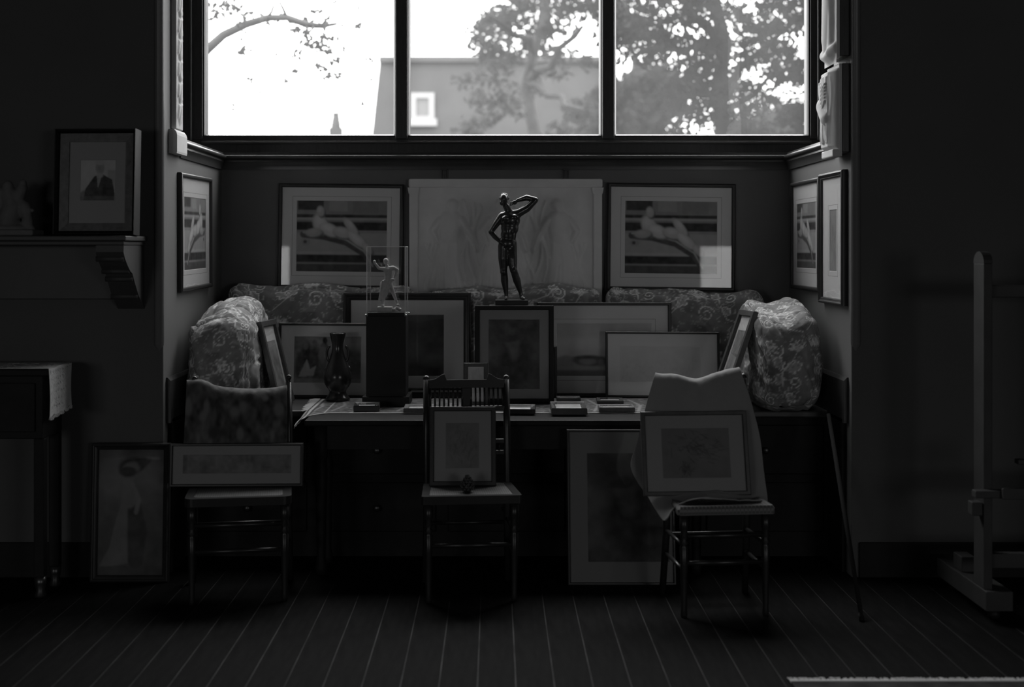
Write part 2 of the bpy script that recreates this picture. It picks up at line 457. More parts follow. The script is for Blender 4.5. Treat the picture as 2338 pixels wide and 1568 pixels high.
# rounded corner beads of the opening, stopped with a chamfer at 1.04 m
for sgn, X_, nm, lb in ((-1, XL, 'trim_2', 'rounded corner bead of the bay opening, left'), (1, XR, 'trim_3', 'rounded corner bead of the bay opening, right')):
    mb = MB().lathe([(0.004, 1.03), (0.022, 1.06), (0.022, CEIL)], X_+sgn*0.018, YF+0.004, 20)
    o = struct(nm, mb, M_bead, lb); autosmooth(o, 40)
for X0, X1, nm in ((-XW, XL-0.03, 'baseboard_left'), (XR+0.03, XW, 'baseboard_right')):
    struct(nm, MB().bbox(X0, X1, YF-0.018, YF, 0, 0.16, 0.005), M_deep, 'dark skirting board, left of the bay' if X0 < 0 else 'dark skirting board, right of the bay')

# ------------------------------------------------------------------ outside
M_lawn = mat('lawn', 0.12, 0.9, 0.1, noise=0.3, nscale=3)
struct('ground_outside', MB().box(-60, 60, 7.3, 120, -0.4, -0.3), M_lawn, 'grass outside the window')
def leaf_mat(name, v, tr):
    m = bpy.data.materials.new(name); m.use_nodes = True; t = m.node_tree; t.nodes.clear()
    o = nd(t, 'ShaderNodeOutputMaterial'); d = nd(t, 'ShaderNodeBsdfDiffuse'); l = nd(t, 'ShaderNodeBsdfTranslucent'); mx = nd(t, 'ShaderNodeMixShader')
    d.inputs[0].default_value = (v, v, v, 1); l.inputs[0].default_value = (v*1.1, v*1.1, v*1.1, 1); mx.inputs[0].default_value = tr
    t.links.new(d.outputs[0], mx.inputs[1]); t.links.new(l.outputs[0], mx.inputs[2]); t.links.new(mx.outputs[0], o.inputs[0]); return m
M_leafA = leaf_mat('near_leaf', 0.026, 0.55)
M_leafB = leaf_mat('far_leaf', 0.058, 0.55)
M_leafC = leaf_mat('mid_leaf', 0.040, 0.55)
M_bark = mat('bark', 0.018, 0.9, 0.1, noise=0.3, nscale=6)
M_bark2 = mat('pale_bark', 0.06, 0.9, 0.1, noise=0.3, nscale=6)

def leaves(centres, radii, n, size, seed):
    """n little leaf quads scattered in ellipsoidal clumps"""
    rg = np.random.default_rng(seed); cs = np.array([c for c in centres]); wts = np.array([r[0]*r[1]*r[2] for r in radii])**0.75
    pick = rg.choice(len(cs), n, p=wts/wts.sum())
    d = rg.normal(size=(n, 3)); d /= np.linalg.norm(d, axis=1)[:, None]
    rad = rg.random(n)**0.45
    p = cs[pick] + d*rad[:, None]*np.array(radii)[pick]
    a = rg.normal(size=(n, 3)); a /= np.linalg.norm(a, axis=1)[:, None]
    b = np.cross(a, rg.normal(size=(n, 3))); b /= np.linalg.norm(b, axis=1)[:, None]
    sz = size*(0.6+0.8*rg.random(n))
    a *= sz[:, None]; b *= (sz*0.55)[:, None]
    v = np.empty((n*4, 3)); v[0::4] = p-a; v[1::4] = p-b*1.0+a*0.1; v[2::4] = p+a; v[3::4] = p+b+a*0.1
    me = bpy.data.meshes.new('foliage'); me.from_pydata(v.tolist(), [], [(4*i, 4*i+1, 4*i+2, 4*i+3) for i in range(n)])
    return me

def wob(p0, p1, n, amp, seed):
    rg = np.random.default_rng(seed); o = []
    for i in range(n+1):
        t = i/n; p = Vector(p0).lerp(Vector(p1), t)
        if 0 < i < n: p += Vector(rg.normal(size=3)*amp)
        o.append(p)
    return o

def tree(name, label, base, trunk, branches, clumps, n, size, mleaf, mbark, seed, group='trees outside the window'):
    t = thing(name, label, 'tree', base, group=group); B = Vector(base)
    MB().tube([Vector(p)-B for p in trunk[0]], trunk[1], 12).build('trunk', mbark, t, True)
    for (pts, rad) in branches:
        MB().tube([Vector(p)-B for p in pts], rad, 8).build('branch', mbark, t, True)
    if n:
        me = leaves([Vector(c)-B for c, r in clumps], [r for c, r in clumps], n, size, seed)
        o = link('foliage', me, mleaf, t); o['kind'] = 'stuff'
    return t
rg = np.random.default_rng(3)
# right-hand tree, nearest, dense; trunk seen at x = 1650
YT = 15.0
tr_pts = [P(1650, 420, YT), P(1652, 300, YT), P(1640, 200, YT), P(1655, 100, YT), P(1630, 0, YT), P(1590, -140, YT), P(1600, -300, YT)]
tr_pts = [Vector((tr_pts[0].x, YT, -0.3))] + tr_pts
br = [(wob(P(1642, 220, YT), P(1800, 60, YT-0.6), 5, 0.05, 1), [0.07, 0.06, 0.05, 0.04, 0.03, 0.02]),
      (wob(P(1650, 110, YT), P(1520, -80, YT+0.5), 5, 0.05, 2), [0.08, 0.06, 0.05, 0.04, 0.03, 0.02]),
      (wob(P(1645, 160, YT), P(1560, 40, YT-0.3), 4, 0.04, 3), [0.05, 0.04, 0.03, 0.03, 0.02]),
      (wob(P(1648, 280, YT), P(1760, 170, YT-0.8), 4, 0.04, 4), [0.05, 0.04, 0.03, 0.03, 0.02])]
cl = []
for i in range(420):
    px, py = rg.uniform(1395, 1900), rg.uniform(-200, 340)
    if px < 1530 and py > 130: continue
    c = P(px, py, YT + rg.uniform(-1.6, 1.6)); r = rg.uniform(0.10, 0.22); cl.append((c, (r*1.2, r, r*0.8)))
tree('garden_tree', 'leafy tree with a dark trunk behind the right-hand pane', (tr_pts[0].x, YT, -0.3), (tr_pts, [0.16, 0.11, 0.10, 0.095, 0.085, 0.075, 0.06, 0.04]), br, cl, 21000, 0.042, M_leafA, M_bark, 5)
# middle tree, further, paler
YM = 19.5
mt = [P(1240, 420, YM), P(1200, 200, YM), P(1230, 80, YM), P(1260, -60, YM), P(1300, -250, YM)]
mt = [Vector((mt[0].x, YM, -0.3))] + mt
br = [(wob(P(1205, 190, YM), P(1330, 250, YM-1), 5, 0.05, 11), [0.09, 0.07, 0.06, 0.05, 0.04, 0.03]),
      (wob(P(1205, 190, YM), P(1330, 60, YM-1), 5, 0.06, 12), [0.09, 0.07, 0.06, 0.05, 0.04, 0.03]),
      (wob(P(1215, 120, YM), P(1100, 20, YM-1), 5, 0.06, 13), [0.08, 0.06, 0.05, 0.04, 0.03, 0.02])]
cl = []
for i in range(70):
    px, py = rg.uniform(1040, 1440), rg.uniform(-160, 115)
    if px < 1160 and py < 130-(px-1030)*1.0: continue
    c = P(px, py, YM + rg.uniform(-1.5, 1.5)); r = rg.uniform(0.2, 0.42); cl.append((c, (r*1.2, r, r*0.75)))
for i in range(26):
    px, py = rg.uniform(1060, 1400), rg.uniform(120, 320)
    c = P(px, py, YM + rg.uniform(-1.0, 1.0)); r = rg.uniform(0.12, 0.3); cl.append((c, (r*1.3, r, r*0.8)))
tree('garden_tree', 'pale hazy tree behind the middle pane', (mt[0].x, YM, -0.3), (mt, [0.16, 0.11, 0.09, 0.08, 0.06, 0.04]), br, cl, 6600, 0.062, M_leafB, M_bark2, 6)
# far mass of foliage behind both
YK = 38.0
cl = []
for i in range(14):
    px, py = rg.uniform(1250, 1400), rg.uniform(230, 380)
    c = P(px, py, YK + rg.uniform(-2, 2)); r = rg.uniform(0.7, 1.4); cl.append((c, (r*1.3, r, r*0.9)))
for i in range(10):
    px, py = rg.uniform(1700, 1900), rg.uniform(270, 380)
    c = P(px, py, YK + rg.uniform(-2, 2)); r = rg.uniform(0.6, 1.2); cl.append((c, (r*1.3, r, r*0.9)))
kb = P(1450, 300, YK)
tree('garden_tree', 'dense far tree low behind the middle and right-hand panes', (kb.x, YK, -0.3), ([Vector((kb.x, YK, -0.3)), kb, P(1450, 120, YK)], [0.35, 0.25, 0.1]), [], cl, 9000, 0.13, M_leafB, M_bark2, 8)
YD = 23.5
cl = []
for i in range(26):
    px, py = rg.uniform(1395, 1530), rg.uniform(165, 380)
    c = P(px, py, YD + rg.uniform(-1, 1)); r = rg.uniform(0.4, 0.7); cl.append((c, (r*1.1, r, r*0.9)))
kd = P(1480, 300, YD)
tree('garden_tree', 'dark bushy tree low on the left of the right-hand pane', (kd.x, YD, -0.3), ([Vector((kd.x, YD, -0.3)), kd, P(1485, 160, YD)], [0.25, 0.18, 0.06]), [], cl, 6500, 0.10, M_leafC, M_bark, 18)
# arching bough with sparse leaves in the left pane, its trunk stands left of the opening
YA = 11.0
arch = [P(300, 330, YA), P(400, 190, YA), P(474, 112, YA), P(510, 80, YA), P(560, 56, YA), P(610, 41, YA), P(655, 40, YA), P(700, 56, YA), P(735, 60, YA), P(770, 54, YA)]
tb = Vector((P(300, 330, YA).x-0.2, YA, -0.3))
tw = []
for k_, (q, d) in enumerate((((700, 56), (716, 100)), ((735, 60), (760, 30)), ((655, 40), (625, -20)), ((610, 41), (640, -10)), ((716, 58), (700, 80)))):
    tw.append((wob(P(q[0], q[1], YA), P(d[0], d[1], YA-0.1), 3, 0.01, 40+k_), [0.014, 0.011, 0.008, 0.005]))
cl = []
for i in range(90):
    zone = rg.random()
    if zone < 0.55: px, py = rg.normal(700, 55), rg.normal(90, 45)
    elif zone < 0.8: px, py = rg.normal(510, 40), rg.normal(15, 25)
    else: px, py = rg.uniform(480, 890), rg.uniform(-30, 260)
    r = rg.uniform(0.02, 0.05); cl.append((P(px, py, YA + rg.uniform(-0.3, 0.3)), (r*1.4, r, r)))
tree('garden_tree', 'bare arching bough with a few leaves across the left-hand pane', tb, ([tb, P(290, 420, YA), P(300, 330, YA)], [0.16, 0.1, 0.07]),
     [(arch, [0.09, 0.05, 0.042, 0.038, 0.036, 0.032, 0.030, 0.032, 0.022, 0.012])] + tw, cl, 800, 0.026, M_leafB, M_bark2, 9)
# house with a tall chimney stack
M_brick = mat('pale_house_wall', 0.064, 0.9, 0.1, noise=0.12, nscale=1.5)
M_hwin = mat('white_window_paint', 0.22, 0.5)
M_hpane = mat('house_window_glass', 0.11, 0.1)
YH = 27.0
hb = P(845, 305, YH)
hs = thing('house', 'pale house with a battered gable end between the left and middle panes', 'house', (hb.x, YH, -0.3))
zb, ztop = -0.3, P(868, 130, YH).z
xl0, xl1, xr = P(838, 360, YH).x, P(868, 130, YH).x, P(1392, 130, YH).x
# wall with a slanting left edge
MB().prism([(xl0-hb.x-0.35, 0), (xr-hb.x, 0), (xr-hb.x, ztop-zb-0.15), (xl1-hb.x, ztop-zb)], 'y', 0, 4.0).build('wall', M_brick, hs)
MB().box(xl1-hb.x-0.02, xr-hb.x+0.1, -0.1, 4.1, ztop-zb-0.12, ztop-zb+0.0).build('coping', M_brick, hs)
for (a, b, c, d) in ((938, 992, 212, 278),):
    p0, p1 = P(a, d, YH), P(b, c, YH)
    wi = MB().ring(p1.x-p0.x, p1.z-p0.z, [(0, -0.06), (0.12, -0.06), (0.12, 0.02), (0, 0.02)]).build('window', M_hwin, hs); wi.location = ((p0.x+p1.x)/2-hb.x, 0, p0.z-zb)
    MB().box(-(p1.x-p0.x)/2+0.1, (p1.x-p0.x)/2-0.1, -0.01, 0.01, 0.1, p1.z-p0.z-0.1).build('pane', M_hpane, wi)
    MB().box(-(p1.x-p0.x)/2-0.06, (p1.x-p0.x)/2+0.06, -0.12, -0.06, -0.10, 0.06).build('sill', M_hwin, wi)
cs = P(767, 305, YH+4)
cp = thing('chimney', 'lone chimney pot low in the left-hand pane', 'chimney', (cs.x, YH+4, -0.3))
zz = [P(767, q, YH+4).z+0.3 for q in (400, 292, 285, 262, 257)]
MB().box(-0.16, 0.16, -0.16, 0.16, 0, zz[1]).build('stack', M_brick, cp)
MB().lathe([(0.125, zz[1]), (0.125, zz[2]), (0.085, zz[3]), (0.10, zz[4])], 0, 0, 16).build('pot', M_brick, cp, False)

# ================================================================== furniture of the bay
M_seat = mat('window_seat_wood', 0.05, 0.4, 0.5, noise=0.3, nscale=12, stretch=(1, 6, 6))
M_table = mat('table_wood', 0.018, 0.55, 0.15, noise=0.25, nscale=10, stretch=(1, 6, 6))
M_brass = mat('dull_brass', 0.12, 0.35, 0.5, metallic=0.8)

# built-in window seat: boarded front with drawers
YS = 6.04
ws = thing('window_seat', 'built-in dark wooden window seat filling the bay behind the table', 'window seat', (0.057, YS, 0))
cx = 0.057
MB().bbox(XL-cx+0.002, XR-cx-0.002, 0.0, YB-YS-0.024, ZT-0.035, ZT, 0.008).build('seat_board', M_seat, ws)
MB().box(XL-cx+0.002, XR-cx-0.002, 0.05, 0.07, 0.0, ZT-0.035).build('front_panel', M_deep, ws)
n_d = 5; dw = (XR-XL)/n_d
for i in range(n_d):
    for (z0, z1) in ((0.12, 0.36), (0.40, 0.64)):
        a = XL-cx+i*dw+0.03; b = XL-cx+(i+1)*dw-0.03
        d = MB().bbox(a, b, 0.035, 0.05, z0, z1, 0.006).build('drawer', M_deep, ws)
        k = MB().lathe([(0.006, 0), (0.006, 0.012), (0.016, 0.018), (0.017, 0.026), (0.010, 0.032)], 0, 0, 14).build('knob', M_brass, d, True)
        k.rotation_euler = (math.pi/2, 0, 0); k.location = ((a+b)/2, 0.035, (z0+z1)/2)
for s_, X_ in ((1, XL), (-1, XR)):
    # shaped end panels that reach forward to the corner of the opening
    x0, x1 = (X_-cx+0.002, X_-cx+0.022) if s_ > 0 else (X_-cx-0.022, X_-cx-0.002)
    MB().bbox(x0, x1, 5.78-YS, -0.002, 0.0, ZT-0.001, 0.004).build('end_panel', M_deep, ws)

# table pushed against the seat
YTF = 5.70
tx0, tx1 = PX(694, 500), 1.0
tb_ = thing('table', 'long dark wooden table in front of the window seat', 'table', ((tx0+tx1)/2, (YTF+6.03)/2, 0))
hw, hd = (tx1-tx0)/2, (6.03-YTF)/2
o = MB().bbox(-hw, hw, -hd, hd, ZT-0.028, ZT, 0.007).build('table_top', M_table, tb_)
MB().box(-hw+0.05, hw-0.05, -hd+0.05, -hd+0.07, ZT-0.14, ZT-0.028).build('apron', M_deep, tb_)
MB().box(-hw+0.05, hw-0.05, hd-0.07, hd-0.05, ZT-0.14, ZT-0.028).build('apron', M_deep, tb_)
for sx_ in (-1, 1):
    for sy_ in (-1, 1):
        MB().lathe([(0.022, 0), (0.028, 0.03), (0.020, 0.07), (0.024, 0.3), (0.03, 0.48), (0.022, 0.52), (0.032, 0.54), (0.032, ZT-0.028)], sx_*(hw-0.07), sy_*(hd-0.06), 14).build('leg', M_deep, tb_, True)

# ------------------------------------------------------------------ patterned upholstery
def damask():
    """one repeat of the scrolling flower-and-leaf cloth, 256 x 256"""
    c = Cv(384, 384, 0.18); rg_ = np.random.default_rng(21)
    c.noise(6, 0.06, 2)
    def leaf(x, y, L, a, v=0.42):
        a = math.radians(a); pts = []
        n = 14
        for i in range(n+1):
            t = i/n; wv = 0.28*L*math.sin(math.pi*t)*(1+0.35*math.sin(t*19)); pts.append((t*L, wv))
        for i in range(n, -1, -1):
            t = i/n; wv = -0.28*L*math.sin(math.pi*t)*(1+0.35*math.sin(t*17+1)); pts.append((t*L, wv))
        P_ = [(x+p*math.cos(a)-q*math.sin(a), y+p*math.sin(a)+q*math.cos(a)) for p, q in pts]
        c.poly(P_, v*0.75); c.line(P_, 0.0055, 0.7, 0.9); c.line([(x, y), (x+L*math.cos(a), y+L*math.sin(a))], 0.004, 0.2)
    def spiral(x, y, r, a0, turns, v=0.66, wd=0.0065):
        P_ = []
        for i in range(40):
            t = i/39; a = a0+turns*2*math.pi*t; rr = r*(1-0.85*t); P_.append((x+rr*math.cos(a), y+rr*math.sin(a)))
        c.line(P_, wd, v)
    def fan(x, y, r, a0, v=0.7):
        for i in range(9):
            a = math.radians(a0+(i-4)*19)
            c.ell(x+r*0.62*math.cos(a), y+r*0.62*math.sin(a), r*0.36, r*0.085, v, math.degrees(a), 0.25)
            c.ell(x+r*0.62*math.cos(a), y+r*0.62*math.sin(a), r*0.26, r*0.045, 0.17, math.degrees(a), 0.3)
        c.ell(x, y, r*0.25, r*0.25, 0.5, 0, 0.3)
    for (x, y, L, a) in ((0.2, 0.2, 0.22, 60), (0.2, 0.2, 0.18, 150), (0.72, 0.55, 0.24, 20), (0.7, 0.55, 0.2, 110), (0.7, 0.52, 0.17, 250), (0.3, 0.7, 0.2, 200), (0.32, 0.72, 0.18, 300), (0.1, 0.5, 0.13, 30), (0.85, 0.15, 0.16, 130), (0.5, 0.9, 0.15, 340)):
        leaf(x, y, L, a)
    fan(0.45, 0.38, 0.15, 80); fan(0.9, 0.82, 0.13, 100); fan(0.1, 0.86, 0.12, 60)
    spiral(0.55, 0.16, 0.11, 0.3, 1.6); spiral(0.25, 0.52, 0.09, 2.4, -1.5); spiral(0.85, 0.4, 0.08, 4, 1.4); spiral(0.62, 0.8, 0.1, 1, -1.7)
    c.line([(0.02, 0.05), (0.2, 0.2), (0.27, 0.36), (0.2, 0.55), (0.3, 0.7), (0.5, 0.75), (0.62, 0.9)], 0.006, 0.55)
    c.line([(0.98, 0.03), (0.8, 0.1), (0.72, 0.3), (0.7, 0.52), (0.82, 0.66), (0.9, 0.8)], 0.006, 0.55)
    for i in range(170):
        x, y = rg_.random(2); a = rg_.random()*6.3; L = rg_.uniform(0.02, 0.05)
        c.line([(x, y), (x+L*math.cos(a), y+L*math.sin(a)), (x+1.6*L*math.cos(a+0.6), y+1.6*L*math.sin(a+0.6))], 0.0045, rg_.uniform(0.26, 0.6), 0.7)
    return c.a
DAM = damask()
def sample(img, u, v):
    h, w_ = img.shape; x_ = (np.mod(u, 1)*w_); y_ = (np.mod(-v, 1)*h)
    i0 = np.floor(x_).astype(int); j0 = np.floor(y_).astype(int); fx, fy = x_-i0, y_-j0
    g = lambda j, i: img[j % h, i % w_]
    return (g(j0, i0)*(1-fx)+g(j0, i0+1)*fx)*(1-fy)+(g(j0+1, i0)*(1-fx)+g(j0+1, i0+1)*fx)*fy
M_dam = mat('patterned_damask', 0.3, 0.75, 0.2, attr=True, bump=0.1, bscale=400, sheen=0.15)

def cushion(name, label, c, half, k=4.0, n=72, amp=0.012, seed=1, tile=0.36, gain=1.0, shape=None, group=None, puff=0.012):
    """rounded stuffed block: cube faces pushed onto a superellipsoid, rumpled, with woven pattern"""
    V, F, U = [], [], []
    NF = []; nx_, ny_, nz_ = [max(14, int(2*h_v/0.0062)) for h_v in half]
    def face(fn, fl_, nn):
        o = sum(len(x_) for x_ in V)
        na, nb = nn
        ta = np.linspace(-1, 1, na+1); ta = np.sin(ta*math.pi/2*0.8)/math.sin(math.pi/2*0.8); tb2 = np.linspace(-1, 1, nb+1); tb2 = np.sin(tb2*math.pi/2*0.8)/math.sin(math.pi/2*0.8)
        A, B = np.meshgrid(ta, tb2); q = np.stack(fn(A, B), -1).reshape(-1, 3); V.append(q); NF.append(len(q))
        for j in range(nb):
            for i in range(na):
                a = o+j*(na+1)+i; F.append((a, a+1, a+na+2, a+na+1) if fl_ else (a, a+na+1, a+na+2, a+1))
    one = lambda A: np.ones_like(A)
    face(lambda A, B: (A, -one(A), B), True, (nx_, nz_)); face(lambda A, B: (A, one(A), B), False, (nx_, 14))
    face(lambda A, B: (one(A), A, B), True, (ny_, nz_)); face(lambda A, B: (-one(A), A, B), False, (ny_, nz_))
    face(lambda A, B: (A, B, one(A)), True, (nx_, ny_)); face(lambda A, B: (A, B, -one(A)), False, (14, 14))
    q = np.concatenate(V); fid = np.repeat(np.arange(6), NF)
    hf = np.array(half); r = k                                   # k: edge radius in metres
    pb = q*hf; inn = np.clip(pb, -(hf-r), hf-r); d = pb-inn
    d = d/(np.linalg.norm(d, axis=1)[:, None]+1e-9)
    flat = np.clip(1-np.abs(q)**2.5, 0, 1); bul = (flat+1e-3); bul = np.sort(bul, axis=1)[:, 1]*np.sort(bul, axis=1)[:, 2]
    p = inn + r*d + d*(bul*puff)[:, None]
    nz = fbm(p*np.array([6, 6, 5]), 4, seed)*amp + fbm(p*17, 3, seed+9)*amp*0.35
    # creases radiating from the pulled corners
    cr = np.abs(vnoise(np.stack([p[:, 0]*9+p[:, 2]*5, p[:, 1]*9-p[:, 2]*4, p[:, 2]*3], -1), seed+3))
    nz = nz - amp*1.1*np.clip(0.18-cr, 0, 1)/0.18
    p = p + d*nz[:, None]
    if shape is not None: p = shape(p, half)
    low = p[:, 2] < -half[2]; p[low, 2] = -half[2]
    P0 = pb
    uv = np.where((fid < 2)[:, None], P0[:, [0, 2]], np.where((fid < 4)[:, None], P0[:, [1, 2]], P0[:, [0, 1]]+np.array([0, half[2]+half[1]])))
    uv = uv + np.array([c[0], c[2]])*1.0
    mb = MB(); mb.v = [tuple(x_) for x_ in p.tolist()]; mb.f = F
    mb.col = sample(DAM, uv[:, 0]/tile+seed*0.37, uv[:, 1]/tile+seed*0.19)*gain
    me_o = mb.build(name, M_dam, None, True)
    bm = bmesh.new(); bm.from_mesh(me_o.data); bmesh.ops.remove_doubles(bm, verts=bm.verts, dist=0.0004); bm.to_mesh(me_o.data); bm.free()
    me_o.location = c
    return tag(me_o, label, 'cushion', group)

G_b = 'patterned back cushions of the window seat'
def sag(h, e):
    def f(p, half):
        t = p[:, 0]/half[0]; up = np.clip((p[:, 2]/half[2]+0.2), 0, 1)
        p = p.copy(); p[:, 2] += up*(h*np.cos(t*2.3+e) - h*0.6 + 0.010*np.sin(t*7+e)); return p
    return f
for (px0, px1, ptop, lb, sd, hh) in ((517, 946, 654, 'long patterned back cushion behind the black pedestal, left of three', 2, 0.006),
                                     (958, 1380, 657, 'long patterned back cushion behind the bronze figure, middle of three', 5, 0.010),
                                     (1387, 1750, 664, 'long patterned back cushion under the right-hand print, right of three', 8, 0.012)):
    s_ = 425.0; x0, x1 = PX(px0+2, s_), PX(px1-3, s_); zt = PZ(ptop, s_)
    cushion('back_cushion', lb, ((x0+x1)/2, 6.785, (zt+ZT+0.003)/2), ((x1-x0)/2, 0.056, (zt-ZT-0.003)/2), 0.052, 84, 0.007, sd, 0.44, 1.5, sag(hh, sd), G_b)
# end bolsters
def bol(side):
    def f(p, half):
        p = p.copy(); up = np.clip(p[:, 2]/half[2]*0.5+0.5, 0, 1); ty = p[:, 1]/half[1]
        p[:, 2] += up**2*(0.040*(ty)+0.012*np.sin(ty*4))            # rises towards the back
        p[:, 2] += up**3*0.02*np.sin(p[:, 0]/half[0]*3.0+1.0*side)
        fr = np.clip(-ty, 0, 1); p[:, 1] += fr*up**4*0.05
        p[:, 0] *= 1 - 0.10*np.clip(0.35-up, 0, 1) + 0.03*np.sin(up*6)
        return p
    return f
zt = 1.205
cushion('end_bolster', 'upright patterned bolster against the left wall of the bay', (-1.318, 6.215, (zt+ZT+0.003)/2), (0.155, 0.285, (zt-ZT-0.003)/2), 0.085, 92, 0.014, 13, 0.40, 1.3, bol(1), 'patterned end bolsters')
cushion('end_bolster', 'upright patterned bolster against the right wall of the bay', (1.408, 6.215, (zt+ZT+0.003)/2), (0.150, 0.285, (zt-ZT-0.003)/2), 0.085, 92, 0.014, 17, 0.40, 1.25, bol(-1), 'patterned end bolsters')

# ------------------------------------------------------------------ framed pictures
M_paper = mat('mount_card', 0.80, 0.85, 0.2)
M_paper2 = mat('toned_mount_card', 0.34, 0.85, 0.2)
M_print = mat('printed_sheet', 0.5, 0.8, 0.2, attr=True)
M_fdark = mat('dark_frame_wood', 0.030, 0.4, 0.5, noise=0.2, nscale=20)
M_fmid = mat('brown_frame_wood', 0.07, 0.4, 0.5, noise=0.25, nscale=25)
M_fgilt = mat('worn_gilt_frame', 0.16, 0.45, 0.5, noise=0.3, nscale=40)
M_back = mat('backing_board', 0.05, 0.8, 0.2)
M_line = mat('ruled_ink_line', 0.22, 0.8, 0.2)

PROFILES = {
    'flat': lambda f, d: [(0, d), (0, 0.003), (0.003, 0), (f-0.003, 0), (f, 0.004), (f, d*0.6), (f*0.6, d)],
    'round': lambda f, d: [(0, d), (0, d*0.45)] + [(f*(0.5-0.5*math.cos(math.radians(a))), d*0.45*(1-math.sin(math.radians(a)))) for a in range(20, 161, 20)] + [(f, d*0.5), (f, d*0.7), (f*0.6, d)],
    'step': lambda f, d: [(0, d), (0, d*0.25), (f*0.12, d*0.08), (f*0.3, 0), (f*0.42, d*0.06), (f*0.5, d*0.2), (f*0.74, d*0.32), (f*0.8, d*0.26), (f*0.92, d*0.34), (f, d*0.5), (f, d*0.75), (f*0.5, d)],
    'slope': lambda f, d: [(0, d), (0, 0.004), (f*0.1, 0), (f*0.25, 0.002), (f*0.85, d*0.55), (f*0.9, d*0.5), (f, d*0.55), (f, d*0.8), (f*0.5, d)],
}
def frame(name, label, W, H, fw, depth, cv=None, win=None, loc=(0, 0, 0), lean=0, rz=0, roll=0, prof='flat', m=None, mount=None, lines=False, glass=True, group=None, cat='picture', lip=None, yfac=0.62):
    """framed picture: origin bottom-centre, faces -y. win=(x0,z0,x1,z1) fractions of the sight area for the print; None = print fills it"""
    m = m or M_fdark; mount = mount or M_paper
    t = thing(name, label, cat, loc, group=group)
    t.rotation_mode = 'XYZ'
    t.matrix_basis = Matrix.Translation(loc) @ Matrix.Rotation(rz, 4, 'Z') @ Matrix.Rotation(-lean, 4, 'X') @ Matrix.Rotation(roll, 4, 'Y')
    autosmooth(MB().ring(W, H, PROFILES[prof](fw, depth)).build('moulding', m, t), 30)
    if lip:
        mb = MB().ring(W-2*fw+0.004, H-2*fw+0.004, [(0, depth*0.5), (0, depth*0.35), (lip, depth*0.5), (lip, depth*0.6)]); o = mb.build('slip', M_fgilt, t); o.location = (0, 0, fw-0.002)
    sw, sh = W-2*fw, H-2*fw; ys = depth*yfac
    MB().box(-W/2+fw*0.5, W/2-fw*0.5, depth*0.82, depth*0.95, fw*0.5, H-fw*0.5).build('backing', M_back, t)
    if win is None: win = (0, 0, 1, 1)
    x0, z0, x1, z1 = -sw/2+sw*win[0], fw+sh*win[1], -sw/2+sw*win[2], fw+sh*win[3]
    if win != (0, 0, 1, 1):
        e = 0.004; mb = MB()
        a0, a1, b0, b1 = -sw/2-e, sw/2+e, fw-e, fw+sh+e
        bv = 0.003
        vs_ = [(a0, ys, b0), (a1, ys, b0), (a1, ys, b1), (a0, ys, b1), (x0, ys, z0), (x1, ys, z0), (x1, ys, z1), (x0, ys, z1),
               (x0+bv, ys+0.002, z0+bv), (x1-bv, ys+0.002, z0+bv), (x1-bv, ys+0.002, z1-bv), (x0+bv, ys+0.002, z1-bv)]
        fs_ = [(i, (i+1) % 4, (i+1) % 4+4, i+4) for i in range(4)] + [(i+4, (i+1) % 4+4, (i+1) % 4+8, i+8) for i in range(4)]
        mo = mb.add(vs_, fs_).build('mount', mount, t)
        if lines:
            g = 0.022; l = 0.0016
            ml = MB().ring(x1-x0+2*g, z1-z0+2*g, [(0, -0.0004), (l, -0.0004), (l, 0.0002), (0, 0.0002)]).build('ruled_line', M_line, mo); ml.location = ((x0+x1)/2, ys, z0-g)
    if cv is not None:
        o = print_mesh(cv, x1-x0, z1-z0, z0, ys+0.0025).build('print', M_print, t); o.location.x = (x0+x1)/2
    if glass:
        MB().box(-sw/2-0.002, sw/2+0.002, ys-0.006, ys-0.005, fw-0.002, fw+sh+0.002).build('glass', M_pglass, t)
    return t

